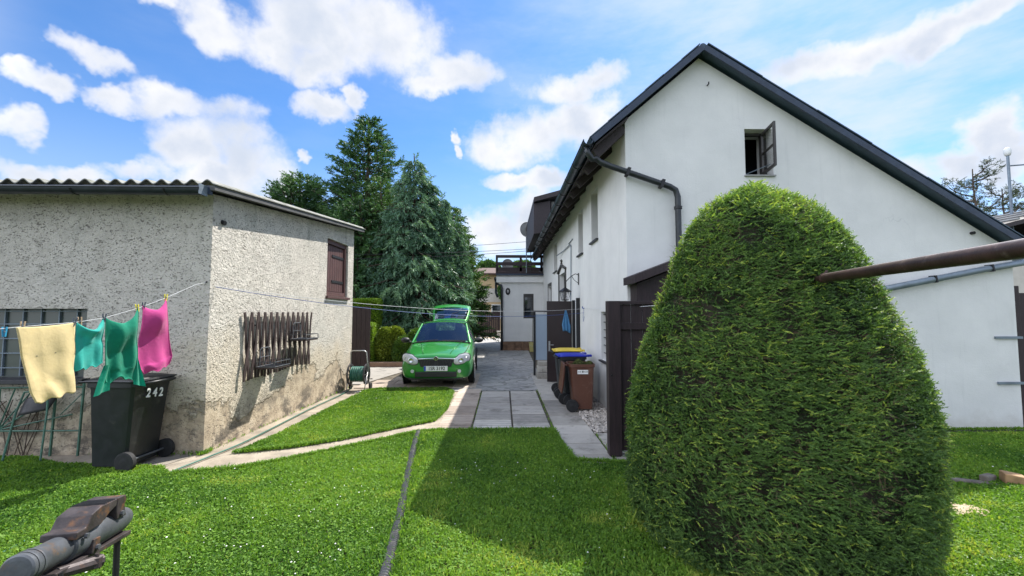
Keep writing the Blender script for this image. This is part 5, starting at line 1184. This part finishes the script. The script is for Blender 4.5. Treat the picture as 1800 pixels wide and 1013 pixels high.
mb = MB(); mb.b2((-.258, -.0645, .388), (-.215, -.0622, .492)); mb.build('plate_band', P('plate_blue', (.01, .05, .42), .4), npl, local=True)
text_mesh('1SR 3192', .105, CB, npl, (.02, -.0655, .440), (1, 0, 0), (0, 0, 1), 'plate_text', .001, .0015, .92, local=True)
mb = MB(); mb.b2((-.60, .02, .185), (.60, .08, .235)); mb.build('bumper_lip', CB, car, local=True, bevel=.01)
mb = MB(); mb.tube([(-.62, 1.07, .955), (-.3, 1.13, .985), (.05, 1.20, 1.01)], .010, 5); mb.tube([(.02, 1.07, .99), (.3, 1.12, .985), (.60, 1.15, .97)], .010, 5)
mb.tube([(-.70, 1.06, .925), (-.37, 1.06, .965), (0, 1.06, .975), (.37, 1.06, .965), (.70, 1.06, .925)], .016, 6); mb.build_each('wiper', CB, car, local=True)
mb = MB()
for s in (-1, 1): mb.tube([(s*.30, .10, .755), (s*.40, .6, .885), (s*.50, 1.05, .95)], .006, 5)
mb.build_each('bonnet_crease', GRN, car, local=True, smooth=True)

# ================================================================== FOLIAGE
M['spruce'] = mat_leaf('clipped_spruce_needles', (.022, .052, .017), (.150, .265, .064), .34, .5, (.38, .47, .08))
M['twig'] = P('inner_twigs', (.035, .028, .016), .95, var=.5, scale=30, bump=.01)
def unit(v): return v/np.maximum(np.linalg.norm(v, axis=-1, keepdims=True), 1e-9)
def shoots(pos, dirv, L, ntri, wid, seed=0, spread=.55, nl=.30):
    """each shoot = ntri thin needles fanned along a short axis; returns (N*ntri,3,3)"""
    r = np.random.default_rng(seed); N = len(pos); d = unit(dirv); a = unit(np.cross(d, r.normal(0, 1, (N, 3)))); b = np.cross(d, a)
    t = (np.arange(ntri)+r.random((N, ntri)))/ntri; ph = r.uniform(0, 6.28, (N, ntri)); L_ = L[:, None]
    out = a[:, None]*np.cos(ph)[..., None]+b[:, None]*np.sin(ph)[..., None]
    root = pos[:, None]+d[:, None]*(t*L_*.9)[..., None]
    nd = unit(out*spread+d[:, None]*.8); ln = (L_*nl*(1.1-.4*t))[..., None]; tip = root+nd*ln
    sd_ = np.cross(nd, unit(r.normal(0, 1, (N, ntri, 3)))); sd_ = unit(sd_)*wid*(.7+.6*r.random((N, ntri, 1)))
    return np.stack([root-sd_, root+sd_, tip], 2).reshape(-1, 3, 3)
TC = Vector((2.035, 3.375, 0)); PR = np.array([(0, .91), (.15, .98), (.36, 1.03), (.7, 1.025), (1.07, .985), (1.47, .89), (1.78, .78), (2.1, .65), (2.3, .55), (2.4, .49), (2.5, .415), (2.6, .315), (2.67, .20), (2.71, .09), (2.725, 0)])
top_ = thing('clipped_spruce', 'big egg shaped clipped spruce filling the right foreground', 'shrub', tuple(TC))
def eggr(z): return np.interp(z, PR[:, 0], PR[:, 1])
def egg_points(n, inset, seed):
    r = np.random.default_rng(seed); z = r.uniform(0, 2.724, n*3); rad = eggr(z); dr = (eggr(z+.01)-eggr(z-.01))/.02; wgt = np.minimum(rad*np.sqrt(1+np.minimum(dr**2, 60)), 1.3)
    k = r.random(n*3) < wgt/1.3; z = z[k][:n]; n = len(z); a = r.uniform(0, 2*np.pi, n); rad = eggr(z); dr = np.clip((eggr(z+.01)-eggr(z-.01))/.02, -12, 12)
    nr_ = unit(np.stack([np.cos(a), np.sin(a), -dr], 1)); lump = .045*(vnoise(a*1.6+9, z*1.6, 1.5, 5)-.5)+.05*(vnoise(a*4, z*5, 2, 6)-.5)
    p = np.stack([TC.x+np.cos(a)*rad, TC.y+np.sin(a)*rad, z], 1)+nr_*(lump-inset)[:, None]; tang = np.stack([-np.sin(a), np.cos(a), 0*a], 1); return p, nr_, tang, a, z
tri, tint = [], []
for n, ins, L0, sd_, tl in ((30000, .075, .08, 1, 0), (56000, .022, .056, 2, 1), (1100, .01, .068, 3, 2)):
    insn = np.full(n, ins); p, nn_, tg2, a, z = egg_points(n, ins, sd_); n = len(p); r = np.random.default_rng(sd_+9)
    flow = vnoise(a*2+3, z*2.2, 1.3, 8)-.5
    hole = vnoise(a*3.1+20, z*3.6, 1.6, 12); keep = (hole > .27) | (r.random(n) < .15) if tl == 1 else np.ones(n, bool)
    d = nn_*.38+tg2*(r.choice([-1, 1], n, p=[.3, .7])*.85+flow*.9)[:, None]+np.stack([0*a, 0*a, r.normal(.0, .30, n)+.5*flow], 1)+r.normal(0, .25, (n, 3))
    p, d, nn_, a, z = p[keep], d[keep], nn_[keep], a[keep], z[keep]; n = len(p); L = L0*r.uniform(.6, 1.35, n); nt = 13 if tl else 9
    tri.append(shoots(p, d, L, nt, .0032, sd_+30, .52, .28)); patch = vnoise(a*1.5, z*1.3, 2.2, 15)
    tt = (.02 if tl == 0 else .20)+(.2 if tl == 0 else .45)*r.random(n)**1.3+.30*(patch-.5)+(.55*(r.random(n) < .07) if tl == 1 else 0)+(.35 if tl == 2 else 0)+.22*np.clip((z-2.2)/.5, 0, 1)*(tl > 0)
    tint.append(np.repeat(tt, nt)+np.random.default_rng(3).normal(0, .05, n*nt))
# dead reddish twiggy patch shoots
tri_mesh('crown', np.concatenate(tri), M['spruce'], np.concatenate(tint), top_)
mb = MB(); prof = [(0, 0.02)]+[(float(eggr(z))-.115*min(1, float(eggr(z))*3), z) for z in np.linspace(.02, 2.6, 30)]+[(0, 2.62)]
mb.lathe(tuple(TC), [(max(0, r_), z) for r_, z in prof], 48); o = mb.build('inner_branches', M['twig'], top_, smooth=True)
for i, v in enumerate(o.data.vertices): v.co = v.co+v.co.normalized()*.04*mnoise.noise(v.co*5)
p, nn_, tg2, a, z = egg_points(12000, .03, 44); n = len(p); r = np.random.default_rng(5); k = vnoise(a*1.5, z*1.3, 2.2, 15) > .50; p, nn_ = p[k], nn_[k]; n = len(p)
d = unit(nn_+r.normal(0, .8, (n, 3))+[0, 0, -.2])*r.uniform(.04, .10, (n, 1)); sdd = unit(np.cross(d, r.normal(0, 1, (n, 3))))*.0016
tri_mesh('dead_twigs', np.stack([p-sdd, p+sdd, p+d], 1), P('dead_twig', (.16, .11, .06), .95), None, top_)

def tree_trunk(root, h, r0, pts=None, name='trunk'):
    mb = MB(); n = 10; b = wloc(root); P_ = [b+Vector((.03*math.sin(k*1.7), .03*math.cos(k*2.1), h*k/n)) for k in range(n+1)]
    mb.tube(P_, r0, 9, True, [r0*(1-.93*k/n)+.01 for k in range(n+1)]); return mb
def conifer(name, label, base, h, rad, mat, seed, levels, per, droop=.15, up=.25, z0=.05, ntw=12, tri_n=7, tl=.34, tw=.02, hang=0, power=.85, leaders=(), shape=None, cat='tree', group=None):
    r = np.random.default_rng(seed); t = thing(name, label, cat, base, 0, group); b = np.array(base); mb = tree_trunk(t, h, .018*h+.02); allp, alld, allL, allt = [], [], [], []
    axes = [(b, h, rad, z0, 1.)]+[(b+np.array([dx, dy, 0]), hh, rr, zz, .5) for dx, dy, hh, rr, zz in leaders]
    for ax0, hh, rr, zz0, fr in axes:
        nl = int(levels*fr)+2
        for li in range(nl):
            f = zz0+(1-zz0)*(li+.5*r.random())/nl; z = hh*f+r.normal(0, .05); prof_ = (1-f)**power if shape is None else shape(f); nb_ = max(3, int(per*(.35+.65*prof_)))
            for k in range(nb_):
                az_ = 2*np.pi*(k+r.random()*.9)/nb_+li*1.3; L = rr*prof_*r.uniform(.52, 1.22)+.12; m = 9; s = np.linspace(0, 1, m)
                rad_ = s*L; zz = z-droop*L*np.sin(s*np.pi*.6)*1.3+up*L*s**2.2+r.normal(0, .03)*L*s
                cv = np.stack([ax0[0]+np.cos(az_)*rad_, ax0[1]+np.sin(az_)*rad_, np.maximum(zz, .05)], 1)
                if L > rr*.25: mb.tube([Vector(x) for x in cv[::2]], .01, 4, False, [.012+.012*L*(1-q) for q in s[::2]])
                nt_ = int(ntw*(.4+.6*prof_)*(.6+.4*fr)); ss = np.sqrt(r.uniform(.02, 1, nt_)); sg = r.choice([-1, 1], nt_)
                pp_ = np.stack([np.interp(ss, s, cv[:, i]) for i in range(3)], 1); fw = np.array([np.cos(az_), np.sin(az_), 0]); sw = np.array([-np.sin(az_), np.cos(az_), 0])
                tlen = L*.36*(1.1-ss)+.10
                q = r.random(nt_); off = sw*(sg*tlen*q)[:, None]+fw*(tlen*.45*q)[:, None]; off[:, 2] += -hang*tlen*q-.05*q
                pos = pp_+off; dd = fw*.8+sw*(sg*.55)[:, None]+r.normal(0, .28, (nt_, 3)); dd[:, 2] += -hang*1.2+.10
                allp.append(pos); alld.append(dd); allL.append(r.uniform(.65, 1.3, nt_)*tl*(.55+.45*prof_)); allt.append(np.full(nt_, r.normal(.45, .14))+.22*(ss-.5)+r.normal(0, .1, nt_))
    # leader tips
    for ax0, hh, rr, zz0, fr in axes:
        for k in range(14): allp.append(np.array([[ax0[0], ax0[1], hh*(1-.012*k)]])); alld.append(np.array([[r.normal(0, .5), r.normal(0, .5), .8]])); allL.append(np.array([tl*.6])); allt.append(np.array([.6]))
    mb.build('trunk', M['bark'], t)
    p, d, L, tt = map(np.concatenate, (allp, alld, allL, allt)); tri_mesh('crown', shoots(p, d, L, tri_n, tw, seed+1, .6, .42), mat, np.repeat(tt, tri_n)+r.normal(0, .06, len(tt)*tri_n), t); return t
M['fir'] = mat_leaf('dark_fir_needles', (.012, .040, .014), (.055, .13, .045), .2, .5, (.13, .23, .08))
M['cedar'] = mat_leaf('blue_cedar_needles', (.036, .088, .055), (.125, .235, .145), .2, .5, (.22, .35, .18))
M['fir2'] = mat_leaf('mid_green_needles', (.022, .060, .016), (.075, .155, .045), .25, .5, (.14, .24, .07))
conifer('spruce_tree', 'tallest dark spruce behind the shed, top of the tree group', (-6.5, 20.2, 0), 11.1, 3.9, M['fir'], 11, 33, 13, .14, .36, .10, 62, 8, .46, .024, 0, .70)
conifer('cedar_tree', 'blue green weeping cedar with drooping branches behind the green car', (-3.65, 17.3, 0), 8.15, 2.75, M['cedar'], 12, 36, 14, .14, -.14, .22, 34, 9, .52, .019, .9, .78, [(.55, .3, 7.3, .9, .55), (1.1, .1, 6.6, .8, .55), (-.55, .5, 6.7, 1.1, .5), (1.6, .6, 5.6, .9, .5)])
conifer('fir_tree', 'dark broad fir left of the tallest spruce, rising over the shed roof', (-9.6, 20.0, 0), 8.1, 3.2, M['fir'], 13, 32, 15, .05, .40, .15, 42, 8, .45, .026, 0, .5)
conifer('fir_tree', 'mid green fir with several leaders right of the blue green cedar', (-2.55, 19.6, 0), 6.7, 2.05, M['fir2'], 14, 30, 13, .12, -.02, .16, 26, 8, .40, .024, .15, .55, [(.5, .2, 5.5, 1.4, .35), (-.5, .6, 6.0, 1.2, .35)])
conifer('fir_tree', 'dark fir close behind the far shed corner, half hidden by the tallest spruce', (-5.9, 17.6, 0), 6.4, 2.6, M['fir'], 15, 30, 14, .08, .25, .05, 28, 8, .42, .024, .05, .55)
conifer('fir_tree', 'yellowish green slender conifer between the tallest spruce and the cedar', (-5.2, 17.9, 0), 7.4, 1.8, M['fir2'], 16, 30, 12, .1, .3, .1, 22, 8, .36, .022, .1, .7)
M['innergreen'] = P('shaded_foliage', (.018, .032, .010), .95, var=.5, scale=20, bump=.02)
def leafy(name, label, cat, boxes, n, mat, lsz, seed, kind='box', inner=None, group=None, root=None):
    """surface of small leaves over boxes / ellipsoids: (cx,cy,cz, rx,ry,rz)"""
    r = np.random.default_rng(seed); c0 = boxes[0]; t = thing(name, label, cat, (c0[0], c0[1], 0), 0, group) if root is None else root; ps, ds = [], []; A = [b[3]*b[5]+b[3]*b[4] for b in boxes]; A = np.array(A)/sum(A); mb = MB()
    for b_, w_ in zip(boxes, A):
        m = int(n*w_); v = unit(r.normal(0, 1, (m, 3)))
        if kind == 'box': vv = r.uniform(-1, 1, (m, 3)); ar = np.array([b_[4]*b_[5], b_[3]*b_[5], b_[3]*b_[4]]); fc = r.choice(3, m, p=ar/ar.sum()); vv[np.arange(m), fc] = r.choice([-1, 1], m); v = np.zeros((m, 3)); v[np.arange(m), fc] = vv[np.arange(m), fc]; vv = vv*(1+.05*(vnoise(vv[:, 0]*3+vv[:, 1]*2, vv[:, 2]*3, 2, seed)-.5))[:, None]
        else: vv = v*(1+.16*(vnoise(v[:, 0]*3+v[:, 2]*2, v[:, 1]*3, 1.2, seed)-.5))[:, None]
        p = np.array(b_[:3])+vv*np.array(b_[3:])*(1-.10*r.random((m, 1))**2); ps.append(p); ds.append(v)
        if kind == 'box': mb.box(b_[:3], [q*1.78 for q in b_[3:]])
        else: mb.lathe(b_[:3], [(b_[3]*.82*math.sin(math.pi*k/8), -b_[5]*.82*math.cos(math.pi*k/8)) for k in range(9)], 12)
    p, d = np.concatenate(ps), np.concatenate(ds); k = p[:, 2] > .02; p, d = p[k], d[k]; m = len(p); q = d*.6+r.normal(0, .5, (m, 3)); u = unit(np.cross(q, r.normal(0, 1, (m, 3)))); q = unit(q)
    L = lsz*r.uniform(.6, 1.4, (m, 1)); V = np.stack([p, p+q*L*.5+u*L*.3, p+q*L, p+q*L*.5-u*L*.3], 1)
    tri_mesh('foliage', V, mat, .40+.28*r.random(m)+.35*(vnoise(p[:, 0]+p[:, 1]*.5, p[:, 2], 2.5, seed)-.5), t, 4)
    mb.build('inner_branches', M['innergreen'], t, smooth=False); return t
M['thuja'] = mat_leaf('golden_thuja', (.05, .12, .012), (.20, .32, .03), .3, .5, (.34, .42, .05)); M['bushg'] = mat_leaf('bush_leaves', (.025, .06, .012), (.09, .17, .03), .25, .45, (.26, .34, .05)); M['bushy'] = mat_leaf('yellow_bush', (.045, .085, .015), (.19, .25, .03), .25, .45, (.4, .42, .06))
leafy('clipped_hedge', 'flat topped clipped green hedge rising above the brown fence board', 'hedge', [(-4.95, 15.0, 1.08, .62, .30, 1.08)], 34000, M['thuja'], .05, 21)
leafy('golden_thuja', 'narrow clipped golden column shrub right of the brown fence board', 'shrub', [(-4.40, 13.9, .68, .22, .22, .68)], 12000, M['thuja'], .045, 22)
leafy('garden_bush', 'yellow green round bush between the golden shrub and the car', 'bush', [(-3.85, 14.1, .62, .30, .32, .58), (-3.55, 14.2, .88, .30, .28, .34)], 11000, M['bushy'], .07, 23, 'ell')
leafy('garden_bush', 'dark green bush low beside the left side of the car', 'bush', [(-3.2, 14.0, .45, .36, .32, .48), (-2.85, 14.2, .6, .34, .35, .55)], 12000, M['bushg'], .07, 24, 'ell')
leafy('garden_bush', 'low dark bush behind the car under the cedar', 'bush', [(-2.2, 15.3, .6, .6, .4, .6), (-4.5, 16.2, .8, .7, .5, .8)], 14000, M['bushg'], .07, 25, 'ell')
leafy('background_hedge', 'dark tall hedge closing the garden behind the conifers', 'hedge', [(-9.0, 22.5, 1.8, 6.5, .8, 1.9)], 30000, M['fir2'], .12, 26)
mb = MB(); mb.box((-3.5, 13.55, .08), (2.0, .22, .16)); mb.v = [(v[0], v[1], v[2]) for v in mb.v]; o = mb.build('bed_edging', M['stone'], bevel=.03); tag(o, 'dark low stone edging in front of the bushes', 'edging')
bf = thing('board_fence', 'dark brown vertical board fence section beyond the shed corner', 'fence', (-3.9, 11.4, 0)); mb = MB(); x = -4.6
while x < -3.62: mb.b2((x, 11.4, .03), (x+.115, 11.425, 1.86)); x += .12
mb.build('board', M['brown'], bf, bevel=.003); mb = MB(); mb.b2((-4.6, 11.426, .4), (-3.62, 11.47, .48)); mb.b2((-4.6, 11.426, 1.5), (-3.62, 11.47, 1.58)); mb.build('rail', M['brown'], bf)
M['pine'] = mat_leaf('pine_needles', (.03, .05, .03), (.07, .10, .055), .1, .6)
def pine(name, label, base, h, seed, spread, sub_=16):
    r = random.Random(seed); t = thing(name, label, 'tree', base, 0, 'pines beyond the house'); b = Vector(base); mb = tree_trunk(t, h, .11); ps, ds = [], []
    for k in range(sub_):
        f = .45+.53*k/sub_; a = r.uniform(0, 6.28); L = spread*(1.1-f)*r.uniform(.8, 1.3)+.25; z = h*f; pts = [b+Vector((0, 0, z))]
        for j in range(1, 6): s = j/5; pts.append(b+Vector((math.cos(a+.2*s)*L*s, math.sin(a+.2*s)*L*s, z+L*.55*s*s+.05*r.random())))
        mb.tube(pts, .03, 5, False, [.04*(1-s/6) for s in range(6)])
        for q in range(9):
            s = r.uniform(.45, 1.05); p = b+Vector((math.cos(a+.2)*L*s+r.gauss(0, .16), math.sin(a+.2)*L*s+r.gauss(0, .16), z+L*.55*s*s+r.gauss(0, .10))); mb.tube([pts[min(4, int(s*4))], p], .008, 4, False)
            for w_ in range(5): ps.append((p.x+r.gauss(0, .07), p.y+r.gauss(0, .07), p.z+r.gauss(0, .05))); ds.append((r.gauss(0, 1), r.gauss(0, 1), r.uniform(0, 1)))
    mb.build('trunk', M['bark'], t); p = np.array(ps); tri_mesh('crown', shoots(p, np.array(ds), np.full(len(p), .20), 9, .012, seed, .8, .6), M['pine'], np.repeat(np.random.default_rng(seed).random(len(p)), 9), t)
pine('pine_tree', 'sparse open pine in front of the sky beyond the right roof edge', (20.6, 18, 0), 8.0, 31, 3.2, 20); pine('pine_tree', 'second pine at the right picture edge, right of the white topped pole', (22.6, 18.6, 0), 7.3, 32, 3.2, 20)
leafy('far_tree', 'leafy tree crown seen behind the terrace railing', 'tree', [(1.5, 34, 4.3, 1.3, 1.2, 1.5), (.9, 35, 3.6, 1.2, 1, 1.3), (1.3, 34, 1.5, .3, .3, 1.5)], 14000, M['fir2'], .22, 33, 'ell')
leafy('far_tree', 'small leafy tree top between the firs and the terrace', 'tree', [(-1.6, 44, 5.2, 1.6, 1, 1.8), (-1.6, 44, 2, .3, .3, 2)], 7000, M['fir2'], .25, 34, 'ell')

# ================================================================== far buildings, gate, pole, wires
fh = thing('far_house', 'yellow and cream neighbour house beyond the driveway gate', 'house', (-2, 36, 0))
mb = MB(); mb.b2((-7, 36, 0), (.6, 42, 2.6)); mb.b2((-7, 36.05, 3.75), (.6, 42, 4.9)); mb.build('wall', M['yellowwall'], fh); mb = MB(); mb.b2((-7.02, 35.98, 2.6), (.62, 42, 3.75)); mb.build('band', M['creamwall'], fh)
mb = MB(); mb.plate((-7.4, 35.6, 4.901), (0, 1, 0), (0, 0, 1), (1, 0, 0), [(0, 0), (6.8, 0), (6.8, .12), (3.4, .9), (0, .12)], [], 8.4); mb.build('roof', M['tile'], fh)
for x in (-1.0, -3.2, -5.4): mb = MB(); mb.b2((x, 35.93, 1.2), (x+.8, 35.99, 2.4)); o = mb.build('window', M['white'], fh); mb = MB(); mb.b2((x+.07, 35.91, 1.27), (x+.73, 35.928, 2.33)); mb.build('pane', M['glass'], o)
gt = thing('driveway_gate', 'dark brown wooden driveway gate closing the far end of the drive', 'gate', (-1.3, 30.2, 0))
mb = MB(); x = -3.9
while x < -.35: mb.b2((x, 30.2, .1), (x+.14, 30.23, 1.75)); x += .15
mb.build('board', M['brown'], gt)
mb = MB()
for x in (-4.0, -2.1, -.35): mb.b2((x, 30.1, 0), (x+.12, 30.19, 1.9))
mb.build('post', M['brown'], gt); mb = MB(); mb.bar((-1.95, 30.15, .25), (-.4, 30.15, 1.6), .02, .1); mb.bar((-1.95, 30.13, 1.6), (-.4, 30.13, .25), .02, .1); mb.build_each('brace', M['brown'], gt)
sheet('pavement', [(-3.9, 28.2), (.2, 28.2), (.2, 30.1), (-3.9, 30.1)], .03, M['sawdust'])
gp_ = thing('gate_pillar', 'short pale gate pillar stone beside the driveway gate', 'pillar', (-.28, 28.6, 0)); mb = MB(); mb.b2((-.42, 28.5, 0), (-.15, 28.8, .42)); mb.b2((-.45, 28.47, .421), (-.12, 28.83, .48)); mb.build('pillar_body', M['skirt'], gp_, bevel=.02)
nh = thing('neighbour_house', 'neighbour roof with grey tiles peeking out beyond the right roof end', 'house', (15, 13, 0))
mb = MB(); mb.b2((14.6, 13, 0), (22, 18, 4.0)); mb.build('wall', M['creamwall'], nh); mb = MB(); mb.plate((13.7, 12.4, 4.02), (1, 0, 0), (0, 0, 1), (0, 1, 0), [(0, -.12), (4.9, 1.1), (9.4, -.12), (9.4, .0), (4.9, 1.25), (0, 0)], [], 6); mb.build('roof', M['soffit'], nh)
mb = MB(); [mb.tube([(13.7+k*.9, 12.38, 4.06+k*.235), (13.7+k*.9, 18.2, 4.08+k*.235)], .04, 6) for k in range(6)]; mb.build('tile_ridge', M['sill'], nh)
sl_p = thing('street_lamp', 'thin pole with round white top beyond the right roof end', 'pole', (17.9, 14.5, 0)); mb = MB(); mb.tube([(17.9, 14.5, 0), (17.9, 14.5, 7.3)], .04, 8); mb.build('pole', M['galv'], sl_p)
mb = MB(); mb.lathe((17.9, 14.5, 7.4), [(0, -.14), (.07, -.13), (.10, -.04), (.10, .07), (.06, .15), (0, .18)], 16); mb.build('lamp_head', M['white'], sl_p, smooth=True); mb = MB(); mb.tube([(17.9, 14.5, 6.9), (19.5, 14.3, 6.98)], .025, 6); mb.build('side_arm', M['galv'], sl_p)
for (a, b, s, lb) in (((-12, 14, 3.75), (1.2, 17.5, 4.35), .2, 'upper overhead cable crossing in front of the trees to the house'), ((-12, 14, 3.6), (1.2, 17.5, 4.27), .25, 'middle overhead cable crossing in front of the trees'), ((-30, 40, 7.4), (1.2, 19, 4.9), .4, 'thin far cable against the clouds beside the dish')):
    sagline('overhead_cable', a, b, s, M['wire'], lb, .009, 'cable')

mb = MB()
for s in (-1, 1): mb.tube([(s*.60, .15, .742), (s*.665, .42, .818), (s*.695, .80, .878), (s*.705, 1.08, .918)], .006, 5)
mb.build_each('panel_gap', CB, car, local=True)
